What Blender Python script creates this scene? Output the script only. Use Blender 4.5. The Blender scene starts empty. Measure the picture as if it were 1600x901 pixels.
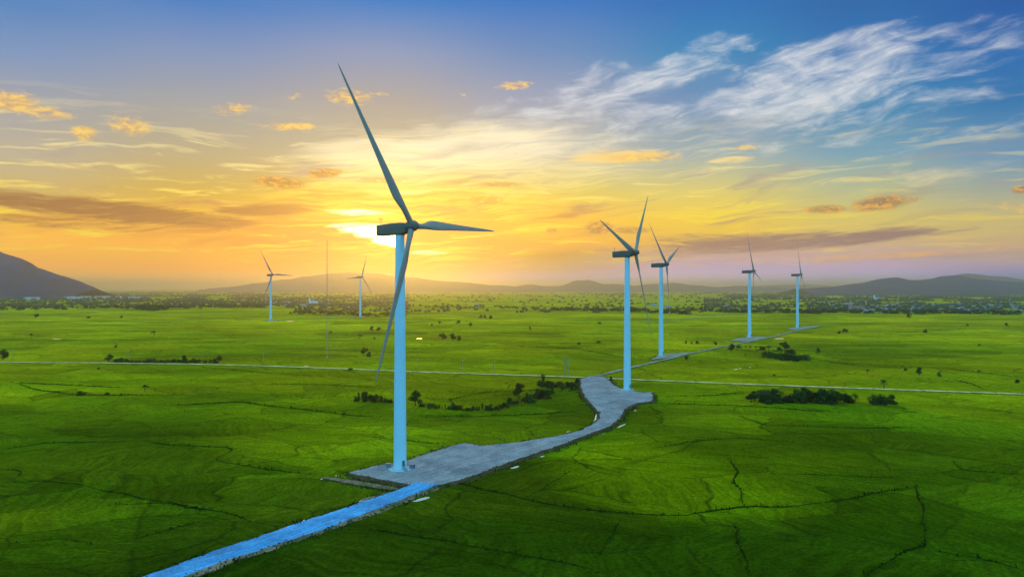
import bpy, bmesh, math, random
from mathutils import Vector, Matrix, Euler, noise as mnoise
R = math.radians
S = bpy.context.scene
COL = S.collection
F = 1080.0          # focal length in pixels of the 1600 px wide photograph
CH = 71.0           # height of the drone above the fields
HY = 450.7          # image row of the true horizon
SUN_AZ, SUN_EL = -9.75, 3.95

# ------------------------------------------------------------------ camera
cam_d = bpy.data.cameras.new('camera'); cam = bpy.data.objects.new('camera', cam_d); COL.objects.link(cam)
cam.location = (0, 0, CH); cam.rotation_euler = (R(90), 0, 0)
cam_d.sensor_width = 36.0; cam_d.lens = 36.0 * F / 1600.0
cam_d.clip_start = 1.0; cam_d.clip_end = 200000.0
S.camera = cam
S.view_settings.view_transform = 'Standard'; S.view_settings.look = 'None'
S.view_settings.exposure = 0.0; S.view_settings.gamma = 1.0; S.view_settings.use_curve_mapping = False
S.cycles.use_denoising = True
S.cycles.volume_bounces = 1; S.cycles.max_bounces = 6; S.cycles.diffuse_bounces = 2; S.cycles.glossy_bounces = 2
S.cycles.sample_clamp_indirect = 6.0

# ------------------------------------------------------------------ node helpers
def lin(c):
    def f(v):
        v /= 255.0
        return v / 12.92 if v <= 0.04045 else ((v + 0.055) / 1.055) ** 2.4
    return (f(c[0]), f(c[1]), f(c[2]), 1.0)

def cl(c, t=0.6, hz=(0.80, 0.52, 0.15)):     # colour of a cloud seen through the haze, before the haze
    l = lin(c)
    return tuple(max(0.0, (l[i] - (1 - t) * hz[i]) / t) for i in range(3)) + (1.0,)

class NT:
    def __init__(self, tree): self.t = tree; self.n = tree.nodes; self.l = tree.links
    def put(self, sock, v):
        if hasattr(v, 'is_output'): self.l.new(v, sock)
        elif v is not None: sock.default_value = v
    def math(self, op, a, b=None, c=None, clamp=False):
        m = self.n.new('ShaderNodeMath'); m.operation = op; m.use_clamp = clamp
        self.put(m.inputs[0], a)
        if b is not None: self.put(m.inputs[1], b)
        if c is not None: self.put(m.inputs[2], c)
        return m.outputs[0]
    def vmath(self, op, a, b=None):
        m = self.n.new('ShaderNodeVectorMath'); m.operation = op
        self.put(m.inputs[0], a)
        if b is not None: self.put(m.inputs[1], b)
        return m.outputs[0]
    def step(self, v, a, b, lo=0.0, hi=1.0, kind='SMOOTHSTEP'):
        m = self.n.new('ShaderNodeMapRange'); m.interpolation_type = kind
        self.put(m.inputs[0], v); m.inputs[1].default_value = a; m.inputs[2].default_value = b
        m.inputs[3].default_value = lo; m.inputs[4].default_value = hi
        return m.outputs[0]
    def mix(self, f, a, b, mode='MIX'):
        m = self.n.new('ShaderNodeMix'); m.data_type = 'RGBA'; m.blend_type = mode
        self.put(m.inputs[0], f); self.put(m.inputs[6], a); self.put(m.inputs[7], b)
        return m.outputs[2]
    def ramp(self, f, stops, interp='LINEAR'):
        r = self.n.new('ShaderNodeValToRGB'); cr = r.color_ramp; cr.interpolation = interp
        self.put(r.inputs[0], f)
        while len(cr.elements) < len(stops): cr.elements.new(0.5)
        for e, (p, c) in zip(cr.elements, stops): e.position = p; e.color = c
        return r.outputs[0]
    def mapping(self, v, loc=(0, 0, 0), rot=(0, 0, 0), sc=(1, 1, 1), kind='TEXTURE'):
        m = self.n.new('ShaderNodeMapping'); m.vector_type = kind
        self.put(m.inputs[0], v); m.inputs[1].default_value = loc; m.inputs[2].default_value = rot; m.inputs[3].default_value = sc
        return m.outputs[0]
    def noise(self, v, scale=1.0, detail=4.0, rough=0.5, dist=0.0, lac=2.0):
        m = self.n.new('ShaderNodeTexNoise'); self.put(m.inputs['Vector'], v)
        m.inputs['Scale'].default_value = scale; m.inputs['Detail'].default_value = detail
        m.inputs['Roughness'].default_value = rough; m.inputs['Distortion'].default_value = dist
        m.inputs['Lacunarity'].default_value = lac
        return m.outputs[0], m.outputs[1]
    def voronoi(self, v, scale, feature='F1', rnd=1.0):
        m = self.n.new('ShaderNodeTexVoronoi'); m.feature = feature; self.put(m.inputs['Vector'], v)
        m.inputs['Scale'].default_value = scale; m.inputs['Randomness'].default_value = rnd
        return m.outputs
    def blob(self, v, loc, rad, rot=0.0):
        m = self.mapping(v, (loc[0], loc[1], 0), (0, 0, rot), (rad[0], rad[1], 1.0))
        g = self.n.new('ShaderNodeTexGradient'); g.gradient_type = 'SPHERICAL'; self.l.new(m, g.inputs[0])
        return g.outputs[1]
    def sep(self, v):
        s = self.n.new('ShaderNodeSeparateXYZ'); self.put(s.inputs[0], v); return s.outputs
    def comb(self, x, y, z=0.0):
        s = self.n.new('ShaderNodeCombineXYZ'); self.put(s.inputs[0], x); self.put(s.inputs[1], y); self.put(s.inputs[2], z)
        return s.outputs[0]

def ae(px, py):       # direction (azimuth, elevation in degrees) of a point of the sky
    dx = px - 800.0; dy = HY - py
    return math.degrees(math.atan2(dx, F)), math.degrees(math.atan2(dy, math.hypot(F, dx)))

# ------------------------------------------------------------------ world: evening sky
W = bpy.data.worlds.new('World'); S.world = W; W.use_nodes = True
W.node_tree.nodes.clear(); n = NT(W.node_tree)
SKY_FRONT, SKY_REAR = 1.0, 1.0
tc = n.n.new('ShaderNodeTexCoord').outputs['Generated']
x, y, z = n.sep(tc)
az = n.math('MULTIPLY', n.math('ARCTAN2', x, y), 57.29578)
el = n.math('MULTIPLY', n.math('ARCSINE', z), 57.29578)
P = n.comb(az, el)
elf = n.math('DIVIDE', el, 24.0, clamp=True)
YS = [450, 440, 420, 400, 380, 360, 340, 300, 240, 160, 80, 0]
COLS = {
 0:    [(222,172,120),(228,172,104),(236,178,78),(246,184,50),(250,190,34),(248,190,42),(238,186,64),(214,184,112),(194,180,150),(170,168,168),(132,154,190),(100,138,190)],
 300:  [(226,182,130),(236,180,112),(248,184,72),(254,188,28),(255,188,8),(255,190,12),(250,190,40),(224,186,92),(200,180,136),(174,170,166),(138,154,188),(92,134,194)],
 600:  [(226,186,146),(234,186,128),(244,188,92),(252,192,40),(255,200,10),(255,208,16),(255,212,40),(246,212,100),(226,200,146),(190,176,162),(150,160,188),(84,134,196)],
 850:  [(210,184,172),(216,184,160),(228,184,124),(240,188,76),(254,196,24),(255,204,20),(255,210,36),(240,210,110),(208,196,168),(168,170,184),(118,146,190),(58,126,194)],
 1100: [(180,172,190),(184,172,188),(192,170,180),(206,172,150),(228,184,100),(238,198,70),(240,204,72),(222,204,120),(166,178,176),(120,150,184),(72,138,186),(18,120,184)],
 1350: [(150,158,188),(160,162,188),(180,166,178),(194,170,158),(206,178,134),(214,190,116),(212,194,114),(186,188,142),(128,164,180),(70,136,180),(20,120,178),(0,110,172)],
 1600: [(120,138,176),(130,144,176),(158,152,168),(184,164,146),(192,168,130),(198,178,122),(196,180,124),(162,168,152),(108,150,180),(48,124,174),(4,112,174),(0,100,168)],
}
CORR = {0: [[1.5, 1.099, 0.386], [1.5, 0.904, 0.0], [1.5, 0.592, 0.0], [1.251, 0.529, 0.0], [1.194, 0.543, 0.0], [1.089, 0.513, 0.0], [0.908, 0.467, 0.0], [0.65, 0.439, 0.093], [0.5, 0.418, 0.282], [0.359, 0.346, 0.366], [0.185, 0.279, 0.496], [0.065, 0.208, 0.498]], 300: [[1.5, 0.957, 0.748], [1.5, 0.684, 0.119], [1.177, 0.387, 0.0], [0.983, 0.421, 0.0], [1.0, 0.385, 0.0], [1.0, 0.404, 0.0], [0.847, 0.408, 0.0], [0.619, 0.387, 0.018], [0.466, 0.374, 0.19], [0.327, 0.331, 0.347], [0.183, 0.267, 0.482], [0.027, 0.178, 0.521]], 600: [[0.0, 0.0, 0.962], [0.0, 0.0, 0.238], [0.165, 0.0, 0.0], [0.836, 0.0, 0.0], [1.0, 0.0, 0.0], [1.0, 0.145, 0.0], [1.0, 0.256, 0.0], [0.651, 0.38, 0.007], [0.464, 0.406, 0.231], [0.352, 0.321, 0.307], [0.214, 0.283, 0.477], [0.0, 0.173, 0.541]], 850: [[0.555, 0.594, 1.338], [0.495, 0.391, 1.155], [0.441, 0.253, 0.175], [0.52, 0.304, 0.0], [0.952, 0.386, 0.0], [1.0, 0.485, 0.0], [1.0, 0.532, 0.0], [0.732, 0.553, 0.069], [0.508, 0.474, 0.362], [0.296, 0.33, 0.453], [0.107, 0.229, 0.484], [0.0, 0.151, 0.517]], 1100: [[1.175, 1.084, 1.5], [1.077, 0.838, 1.5], [0.621, 0.442, 0.946], [0.614, 0.354, 0.403], [0.824, 0.447, 0.038], [0.942, 0.579, 0.0], [0.929, 0.609, 0.0], [0.74, 0.6, 0.116], [0.322, 0.407, 0.421], [0.121, 0.247, 0.459], [0.009, 0.213, 0.47], [0.0, 0.132, 0.451]], 1350: [[0.561, 0.786, 1.5], [0.776, 0.781, 1.5], [0.723, 0.483, 0.923], [0.667, 0.412, 0.452], [0.727, 0.454, 0.223], [0.781, 0.559, 0.107], [0.735, 0.57, 0.098], [0.502, 0.505, 0.229], [0.163, 0.34, 0.452], [0.001, 0.201, 0.443], [0.0, 0.146, 0.432], [0.0, 0.108, 0.374]], 1600: [[0.0, 0.09, 1.402], [0.076, 0.247, 1.402], [0.515, 0.333, 0.767], [0.676, 0.418, 0.333], [0.672, 0.414, 0.197], [0.685, 0.498, 0.141], [0.648, 0.49, 0.147], [0.369, 0.385, 0.288], [0.103, 0.278, 0.473], [0.0, 0.151, 0.404], [0.0, 0.124, 0.413], [0.0, 0.082, 0.353]]}
# the ramps are read in linear light; a touch of the physical sky is added below
res = None; prev = None
for px in sorted(COLS):
    a = ae(px, HY)[0]
    stops = []
    for py, c in zip(YS, COLS[px]):
        cc = CORR[px][YS.index(py)] if CORR else lin(c)
        stops.append((max(0.0, ae(px, py)[1] / 24.0), (cc[0], cc[1], cc[2], 1)))
    r = n.ramp(elf, stops)
    if res is None: res = r
    else: res = n.mix(n.step(az, prev, a), res, r)
    prev = a
# ---- clouds: hand placed banks broken up by noise
def layer(blobs, ncoord, scale, detail, rough, dist, k, t0, t1, power=1.0):
    acc = None
    for (px, py, rx, ry, rot, wgt) in blobs:
        c = ae(px, py)
        g = n.blob(P, c, (rx / 18.85, ry / 18.85), R(rot))
        g = n.math('MULTIPLY', n.step(g, 0.0, 0.75), wgt)
        acc = g if acc is None else n.math('MAXIMUM', acc, g)
    nf = n.noise(ncoord, scale, detail, rough, dist)[0]
    d = n.math('ADD', acc, n.math('MULTIPLY', n.math('SUBTRACT', nf, 0.5), k))
    d = n.step(d, t0, t1)
    return n.math('MULTIPLY', d, n.step(acc, 0.0, 0.25)), nf
warp = n.noise(n.mapping(P, sc=(9, 3.5, 1)), 1.0, 3, 0.5)[1]
PW = n.vmath('ADD', P, n.vmath('MULTIPLY', n.vmath('SUBTRACT', warp, (0.5, 0.5, 0.5)), (5.0, 1.9, 0)))
streak = n.mapping(PW, rot=(0, 0, R(7)), sc=(3.2, 1.0, 1))
fibre = n.noise(n.mapping(PW, rot=(0, 0, R(13)), sc=(5.5, 0.30, 1)), 1.0, 6, 0.6, 0.1)[0]
streak2 = n.mapping(PW, rot=(0, 0, R(3)), sc=(6.0, 0.5, 1))
puff = n.mapping(P, sc=(1.7, 0.8, 1))
# high cirrus, white to cream
cirrus, cn = layer([(1290,110,230,70,8,.95),(1250,150,260,80,4,.9),(1480,95,190,42,5,.6),(1060,110,170,45,16,.8),(930,150,240,60,14,.75),
    (1230,215,300,45,2,.5),(960,195,230,60,4,.7),(1440,165,150,40,8,.55),(1550,40,110,30,0,.4),(1520,210,220,26,14,.38),
    (830,190,200,70,6,.55),(1400,282,260,26,2,.5)], streak, 0.85, 12, 0.62, 0.35, 2.2, 0.30, 1.3)
cirrus = n.math('MULTIPLY', cirrus, n.step(fibre, 0.34, 0.62, 0.72, 1.06))
cirrus_c = n.mix(n.step(el, 6, 14), lin((246,222,160)), lin((226,226,228)))
res = n.mix(n.math('MULTIPLY', cirrus, 0.88), res, cirrus_c)
# glowing veil above the sun
veil, _ = layer([(640,250,250,60,2,.95),(760,235,240,70,3,.85),(600,278,190,40,2,.8),(860,275,260,45,2,.6),(520,262,150,40,0,.5),(900,240,160,50,4,.5)],
    streak2, 1.0, 8, 0.58, 0.5, 1.2, 0.18, 1.1)
veil_c = n.mix(n.step(el, 7.5, 11.5), cl((255,230,110), .7), cl((254,236,190), .78))
res = n.mix(n.math('MULTIPLY', veil, 0.85), res, veil_c)
# yellow bands close to the sun
band, _ = layer([(560,330,260,36,1,.7),(720,310,320,40,0,.6),(480,300,200,30,2,.5),(640,390,260,30,0,.45),(300,345,260,40,0,.35),(960,245,130,18,1,.9),(1130,330,160,30,6,.5),(1140,250,60,9,0,.7),(640,415,400,14,0,.3)],
    streak2, 2.0, 8, 0.6, 0.4, 1.3, 0.25, 0.95)
res = n.mix(n.math('MULTIPLY', band, 0.75), res, n.mix(n.step(el, 6.0, 10.5), cl((255,224,70)), cl((255,214,120), .75)))
# thin layered sheet over the whole sunset, brighter and darker streaks
sh1 = n.noise(n.mapping(PW, rot=(0, 0, R(2)), sc=(7.0, 0.62, 1)), 1.0, 9, 0.62, 0.5)[0]
sh2 = n.noise(n.mapping(PW, (3, 7, 0), (0, 0, R(6)), (11.0, 1.3, 1)), 1.0, 9, 0.6, 0.5)[0]
zone = n.math('MULTIPLY', n.step(el, 1.2, 3.0), n.step(el, 8.5, 15.0, 1.0, 0.0))
zone = n.math('MULTIPLY', zone, n.step(az, 6.0, 34.0, 1.0, 0.45))
res = n.mix(n.math('MULTIPLY', zone, n.step(sh1, 0.51, 0.66, 0.0, 0.8)), res, n.mix(n.step(el, 5.0, 11.0), cl((255,216,60)), cl((246,222,150), .8)))
res = n.mix(n.math('MULTIPLY', zone, n.step(sh2, 0.51, 0.68, 0.0, 0.75)), res, n.mix(n.step(el, 5.0, 11.0), n.mix(n.step(az, 2, 14), cl((212,150,14)), cl((176,146,136), .6, (.55,.42,.36))), cl((176,164,148), .78)))
# small golden cumulus
cum, cn2 = layer([(20,160,48,22,0,1),(70,176,54,13,0,.85),(132,208,26,17,0,.95),(205,197,44,20,0,.85),(365,170,46,13,8,.8),(455,198,58,10,4,.9),
    (462,150,24,9,6,.55),(545,152,56,20,2,.8),(805,134,46,10,4,.9),(598,148,16,6,0,.6),(720,150,16,7,0,.5),(1000,246,110,12,0,.9),(1165,231,38,6,0,.85),(150,302,60,6,0,.5),(190,294,30,5,0,.5),(1585,322,40,14,-12,.6)],
    puff, 2.0, 9, 0.60, 0.5, 2.0, 0.25, 1.3)
cum_c = n.mix(n.step(cn2, 0.35, 0.6), cl((238,172,40), .78), cl((255,208,90), .78))
res = n.mix(n.math('MULTIPLY', cum, 0.9), res, cum_c)
# shaded stratus
dark, dn = layer([(40,318,150,14,-3,.85),(180,330,330,24,-4,.95),(420,328,130,15,4,1),(130,350,260,20,-2,.6),(250,362,200,12,0,.5),(500,345,80,7,0,.4),(520,378,90,7,0,.5),(545,405,150,7,2,.4)], streak2, 2.2, 9, 0.64, 0.6, 1.5, 0.3, 1.0)
dark_c = n.mix(n.step(az, -30, -8), cl((186,138,50)), cl((206,148,10)))
res = n.mix(n.math('MULTIPLY', dark, 0.92), res, dark_c)
mauve, mn = layer([(1340,372,170,16,5,1),(1180,380,260,24,2,.9),(1000,388,160,16,0,.45),    (1090,372,120,16,0,.6),(1480,398,200,12,0,.4),(1230,408,220,10,0,.35),(900,408,260,12,0,.3),(1450,365,120,12,8,.5)], streak2, 2.4, 9, 0.64, 0.6, 1.5, 0.3, 1.0)
mauve_c = n.mix(n.step(el, 4.6, 6.6), cl((160,128,130), .6, (.55,.42,.36)), cl((194,142,58), .68, (.55,.45,.25)))
res = n.mix(n.math('MULTIPLY', mauve, 0.85), res, mauve_c)
oval, on = layer([(438,286,66,15,-3,1),(508,271,46,13,6,1),(596,282,60,8,0,.7),(780,288,60,8,0,.75),(758,313,52,11,0,.75),(936,356,40,18,0,1),(985,360,54,10,0,.9),(1375,318,62,18,3,1),(1290,327,50,11,0,.9),(1420,314,30,9,10,.7),(862,360,16,7,0,.9),(1595,297,18,9,0,.9),(330,338,60,10,0,.5)],
    puff, 2.6, 9, 0.66, 0.6, 2.0, 0.3, 1.05)
oval_c = n.mix(n.step(on, 0.40, 0.62), n.mix(n.step(az, -2, 6), cl((178,128,20), .72), cl((150,112,84), .74, (.6,.45,.25))), cl((238,176,66), .74))
res = n.mix(n.math('MULTIPLY', oval, 0.9), res, oval_c)
glint, _ = layer([(1360,400,260,10,2,.8),(1180,404,160,7,0,.6),(1330,388,150,8,3,.5),(1560,385,120,12,4,.6)], streak2, 3.0, 8, 0.65, 0.5, 1.6, 0.45, 1.1)
res = n.mix(n.math('MULTIPLY', glint, 0.6), res, cl((246,186,120), .55, (.55,.42,.36)))
# the sun behind thin cloud: disc, bright streaks and glow
sx, sy = SUN_AZ, SUN_EL
glow = n.blob(P, (sx - 0.6, sy + 0.4), (14.0, 6.5), 0)
res = n.mix(n.math('MULTIPLY', n.math('POWER', glow, 2.2), 0.30), res, (1.25, 0.80, 0.06, 1), 'MIX')
wh, _ = layer([(588,362,62,18,0,1),(566,358,56,10,3,.9),(604,375,34,14,0,1.1),(640,352,60,9,0,.5),(545,352,60,7,4,.6),(665,395,70,8,0,.5),(560,332,90,9,0,.6),(640,300,90,10,0,.4)],
    streak2, 2.6, 7, 0.6, 0.4, 0.9, 0.3, 0.95)
res = n.mix(n.math('MULTIPLY', wh, 0.95), res, (3.2, 2.8, 1.5, 1))
disc = n.step(n.blob(P, (sx, sy), (0.95, 0.95), 0), 0.3, 0.6)
res = n.mix(disc, res, (10.0, 8.8, 4.5, 1))
# the rest of the dome: unseen sky behind and overhead, brightened to light towers and fields
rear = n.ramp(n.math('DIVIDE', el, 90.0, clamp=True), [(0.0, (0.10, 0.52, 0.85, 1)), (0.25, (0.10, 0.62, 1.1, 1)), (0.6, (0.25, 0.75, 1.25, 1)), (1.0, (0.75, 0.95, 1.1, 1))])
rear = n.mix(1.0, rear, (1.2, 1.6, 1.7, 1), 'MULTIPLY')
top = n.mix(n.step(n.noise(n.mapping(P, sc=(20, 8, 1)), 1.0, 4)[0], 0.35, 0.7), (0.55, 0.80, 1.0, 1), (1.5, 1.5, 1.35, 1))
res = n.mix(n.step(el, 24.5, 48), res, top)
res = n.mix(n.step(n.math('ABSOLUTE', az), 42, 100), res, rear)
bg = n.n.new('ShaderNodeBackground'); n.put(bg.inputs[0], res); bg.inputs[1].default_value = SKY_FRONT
skyt = n.n.new('ShaderNodeTexSky'); skyt.sky_type = 'NISHITA'; skyt.sun_disc = False
skyt.sun_elevation = R(SUN_EL); skyt.sun_rotation = R(SUN_AZ); skyt.altitude = 70
bg2 = n.n.new('ShaderNodeBackground'); n.put(bg2.inputs[0], skyt.outputs[0]); bg2.inputs[1].default_value = 0.012
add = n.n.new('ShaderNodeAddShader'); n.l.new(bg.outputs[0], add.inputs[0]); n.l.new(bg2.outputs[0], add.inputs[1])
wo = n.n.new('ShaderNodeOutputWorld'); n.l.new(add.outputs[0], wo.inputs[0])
W.cycles.sampling_method = 'MANUAL'; W.cycles.sample_map_resolution = 1024

# ------------------------------------------------------------------ sun
sd = bpy.data.lights.new('sun', 'SUN'); sun = bpy.data.objects.new('sun', sd); COL.objects.link(sun)
sd.energy = 0.25; sd.angle = R(8.0); sd.color = (1.0, 0.56, 0.06)
sdir = Vector((math.sin(R(SUN_AZ)) * math.cos(R(SUN_EL)), math.cos(R(SUN_AZ)) * math.cos(R(SUN_EL)), math.sin(R(SUN_EL))))
sun.rotation_euler = sdir.to_track_quat('Z', 'Y').to_euler()
sun.location = sdir * 1000

HAZE_DENSITY = 8.4e-5
HAZE_TOP = 415.0

# ------------------------------------------------------------------ materials
def mat(name, color=(0.5, 0.5, 0.5), rough=0.8, spec=0.3, metal=0.0):
    m = bpy.data.materials.new(name); m.use_nodes = True
    k = NT(m.node_tree); b = m.node_tree.nodes['Principled BSDF']
    b.inputs['Base Color'].default_value = (*color, 1); b.inputs['Roughness'].default_value = rough
    b.inputs['Specular IOR Level'].default_value = spec; b.inputs['Metallic'].default_value = metal
    return m, k, b
def coords(k, kind='Object'):
    return k.n.new('ShaderNodeTexCoord').outputs[kind]
def bump(k, b, h, strength, dist):
    m = k.n.new('ShaderNodeBump'); m.inputs['Strength'].default_value = strength; m.inputs['Distance'].default_value = dist
    k.put(m.inputs['Height'], h); k.l.new(m.outputs[0], b.inputs['Normal'])
def simple(name, color, rough=0.8, spec=0.3, var=0.12, scale=1.5, metal=0.0):
    m, k, b = mat(name, color, rough, spec, metal)
    nf = k.noise(coords(k), scale, 5, 0.6)[0]
    v = k.step(nf, 0.3, 0.7, 1 - var, 1 + var)
    k.put(b.inputs['Base Color'], k.mix(1.0, (*color, 1), k.comb(v, v, v), 'MULTIPLY'))
    return m

def unproj(px, py, zz=0.0):
    Y = F * (CH - zz) / (py - HY)
    return Vector(((px - 800.0) / F * Y, Y, zz))

def ground_material():
    m, k, b = mat('rice_paddy', rough=0.95, spec=0.0)
    c = coords(k)
    wv = k.vmath('ADD', c, k.vmath('MULTIPLY', k.vmath('SUBTRACT', k.noise(c, 0.012, 4)[1], (0.5, 0.5, 0.5)), (46, 46, 0)))
    wv2 = k.vmath('ADD', c, k.vmath('MULTIPLY', k.vmath('SUBTRACT', k.noise(c, 0.03, 3)[1], (0.5, 0.5, 0.5)), (26, 26, 0)))
    fld = k.mapping(wv, rot=(0, 0, R(24)), sc=(170, 95, 1)); sub = k.mapping(wv2, rot=(0, 0, R(-12)), sc=(58, 34, 1))
    cr, cg, cb = k.sep(k.voronoi(fld, 1.0, 'F1', 0.9)[1])
    e1 = k.voronoi(fld, 1.0, 'DISTANCE_TO_EDGE', 0.9)[0]
    sr, sg, sb = k.sep(k.voronoi(sub, 1.0, 'F1', 0.9)[1])
    e2 = k.voronoi(sub, 1.0, 'DISTANCE_TO_EDGE', 0.9)[0]
    base = k.mix(cr, (0.027, 0.048, 0.001, 1), (0.050, 0.074, 0.001, 1))
    base = k.mix(k.math('MULTIPLY', cg, 0.55), base, (0.072, 0.076, 0.002, 1))
    v = k.math('MULTIPLY', k.step(sr, 0, 1, 0.74, 1.22, 'LINEAR'), k.step(cb, 0, 1, 0.82, 1.15, 'LINEAR'))
    big = k.noise(c, 0.0035, 5, 0.55)[0]
    v = k.math('MULTIPLY', v, k.step(big, 0.35, 0.66, 1.18, 0.72))
    # drilled rows running with each plot
    vr = k.n.new('ShaderNodeVectorRotate'); vr.rotation_type = 'Z_AXIS'; k.put(vr.inputs['Vector'], wv2); k.put(vr.inputs['Angle'], k.math('MULTIPLY', sg, 2.8))
    rows = k.noise(k.mapping(vr.outputs[0], sc=(55, 2.2, 1)), 1.0, 5, 0.65)[0]
    v = k.math('MULTIPLY', v, k.step(rows, 0.34, 0.66, 1.22, 0.74))
    tuft = k.noise(c, 0.8, 5, 0.75)[0]
    v = k.math('MULTIPLY', v, k.step(tuft, 0.36, 0.64, 1.16, 0.56))
    mott = k.noise(c, 0.16, 6, 0.7)[0]
    v = k.math('MULTIPLY', v, k.step(mott, 0.36, 0.62, 1.10, 0.84))
    far_ = k.noise(k.mapping(c, sc=(160, 60, 1)), 1.0, 7, 0.68)[0]
    v = k.math('MULTIPLY', v, k.step(far_, 0.38, 0.64, 1.02, 0.76))
    clump = k.noise(c, 0.07, 5, 0.65)[0]
    base = k.mix(k.step(clump, 0.5, 0.68, 0.0, 0.3), base, (0.085, 0.095, 0.004, 1))
    for (px, py, rx, ry, rot, colr, amt) in PATCHES:      # crop tones, plus vignette dark and glow under the sun painted in
        p = unproj(px, py)
        g = k.step(k.blob(wv, p, (rx, ry), rot), 0.0, 0.45)
        base = k.mix(k.math('MULTIPLY', g, amt), base, (*colr, 1))
    wob = k.step(k.noise(c, 0.03, 3)[0], 0.36, 0.50)
    base = k.mix(k.math('MULTIPLY', wob, k.step(e1, 0.002, 0.008, 0.4, 0.0)), base, (0.010, 0.016, 0.002, 1))
    base = k.mix(k.math('MULTIPLY', wob, k.step(e2, 0.003, 0.016, 0.75, 0.0)), base, (0.014, 0.024, 0.002, 1))
    v = k.math('MULTIPLY', v, 1.1)
    base = k.mix(1.0, base, k.comb(v, v, v), 'MULTIPLY')
    k.put(b.inputs['Base Color'], base)
    # the fuzz of leaf tips catches the light at a grazing view
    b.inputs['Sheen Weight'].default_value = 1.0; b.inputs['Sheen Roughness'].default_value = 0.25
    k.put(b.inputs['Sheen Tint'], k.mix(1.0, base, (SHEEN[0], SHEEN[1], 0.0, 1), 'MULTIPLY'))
    bump(k, b, k.math('ADD', k.math('MULTIPLY', tuft, 0.6), k.math('MULTIPLY', rows, 0.5)), 0.35, 0.4)
    return m
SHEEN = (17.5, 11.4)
PATCHES = [(1300,690,130,90,0,(0.048,0.078,0.001),.55),(1180,620,140,60,0,(0.055,0.085,0.001),.5),(200,650,150,110,0.2,(0.020,0.040,0.001),.7),(60,720,110,80,0,(0.018,0.040,0.001),.6),(600,875,60,36,.2,(0.016,0.038,0.001),.6),(1400,835,90,50,0,(0.016,0.036,0.001),.6),(1560,700,110,90,0,(0.020,0.042,0.001),.6),(1450,545,260,200,0,(0.026,0.052,0.001),.5),(700,622,60,60,.1,(0.070,0.092,0.001),.6),(500,640,70,90,.1,(0.058,0.080,0.001),.5),(1035,745,46,70,0.5,(0.105,0.150,0.001),.85),(1250,745,50,60,0.2,(0.068,0.105,0.001),.5),(560,690,60,60,0.2,(0.08,0.115,0.001),.5),
           (200,860,60,40,0.1,(0.018,0.045,0.001),.6),(1250,860,90,38,0.0,(0.018,0.047,0.001),.55),(1500,790,60,60,0.0,(0.02,0.048,0.001),.6),(850,860,50,40,0.0,(0.02,0.05,0.001),.5),(330,760,60,50,0.3,(0.026,0.058,0.001),.4)]

def gravel_material(name, c1, c2, c3, stretch=None, tracks=0.0, spec=0.06):
    m, k, b = mat(name, rough=0.92, spec=spec)
    c = coords(k)
    wv = k.vmath('ADD', c, k.vmath('MULTIPLY', k.vmath('SUBTRACT', k.noise(c, 0.05, 3)[1], (0.5, 0.5, 0.5)), (7, 7, 0)))
    n1 = k.noise(k.mapping(wv, rot=(0, 0, R(53)), sc=stretch or (9, 1.4, 1)), 1.0, 6, 0.6, 0.3)[0]
    n2 = k.noise(c, 0.10, 7, 0.68)[0]; n3 = k.noise(c, 1.6, 6, 0.75)[0]
    col = k.mix(k.step(n1, 0.38, 0.62), (*c1, 1), (*c2, 1))
    col = k.mix(k.step(n2, 0.44, 0.62, 0, 0.8), col, (*c3, 1))
    if tracks:      # wheel marks running along the site
        t1 = k.noise(k.mapping(wv, rot=(0, 0, R(50)), sc=(60, 0.55, 1)), 1.0, 3, 0.6)[0]
        t2 = k.noise(k.mapping(wv, rot=(0, 0, R(66)), sc=(45, 0.5, 1)), 1.0, 3, 0.6)[0]
        tt = k.math('MAXIMUM', k.step(t1, 0.56, 0.66), k.math('MULTIPLY', k.step(t2, 0.58, 0.68), 0.7))
        col = k.mix(k.math('MULTIPLY', tt, tracks), col, (c2[0] * 1.5, c2[1] * 1.5, c2[2] * 1.5, 1))
        dk = k.step(k.noise(c, 0.035, 4, 0.6)[0], 0.52, 0.66)
        col = k.mix(k.math('MULTIPLY', dk, tracks * 0.8), col, (c3[0] * .6, c3[1] * .6, c3[2] * .62, 1))
    v = k.step(n3, 0.34, 0.66, 0.62, 1.34)
    col = k.mix(1.0, col, k.comb(v, v, v), 'MULTIPLY')
    k.put(b.inputs['Base Color'], col)
    bump(k, b, n3, 0.7, 0.2)
    return m

M = {}
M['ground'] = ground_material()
M['pad'] = gravel_material('crushed_stone', (0.235,0.205,0.185), (0.31,0.27,0.245), (0.17,0.16,0.16), (22, 5, 1), 0.6)
M['road'] = gravel_material('blue_road_stone', (0.05,0.25,0.46), (0.13,0.36,0.56), (0.06,0.17,0.30), (40, 0.7, 1), 0.35)
M['dirt'] = gravel_material('dark_dirt', (0.070,0.034,0.013), (0.115,0.060,0.025), (0.040,0.044,0.004))
M['sand'] = gravel_material('pale_dirt', (0.16,0.095,0.05), (0.27,0.17,0.10), (0.06,0.058,0.008))
M['lane'] = gravel_material('pale_concrete', (0.66,0.46,0.17), (0.76,0.55,0.23), (0.40,0.28,0.09))
M['track'] = gravel_material('grey_track', (0.26,0.21,0.15), (0.36,0.29,0.21), (0.15,0.14,0.06))
M['bund'] = simple('bund_grass', (0.017,0.027,0.002), 0.95, 0.0, 0.5, 0.3)
M['weed'] = simple('bank_weeds', (0.030,0.046,0.003), 0.95, 0.0, 0.6, 0.25)
M['tower'] = simple('tower_paint', (0.58,0.68,0.70), 0.35, 0.4, 0.04, 0.15)
M['nacelle'] = simple('backlit_nacelle_paint', (0.15,0.10,0.075), 0.5, 0.3, 0.05, 0.3)  # darkened so the turbine head looks backlit; shared by hub and door
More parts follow.
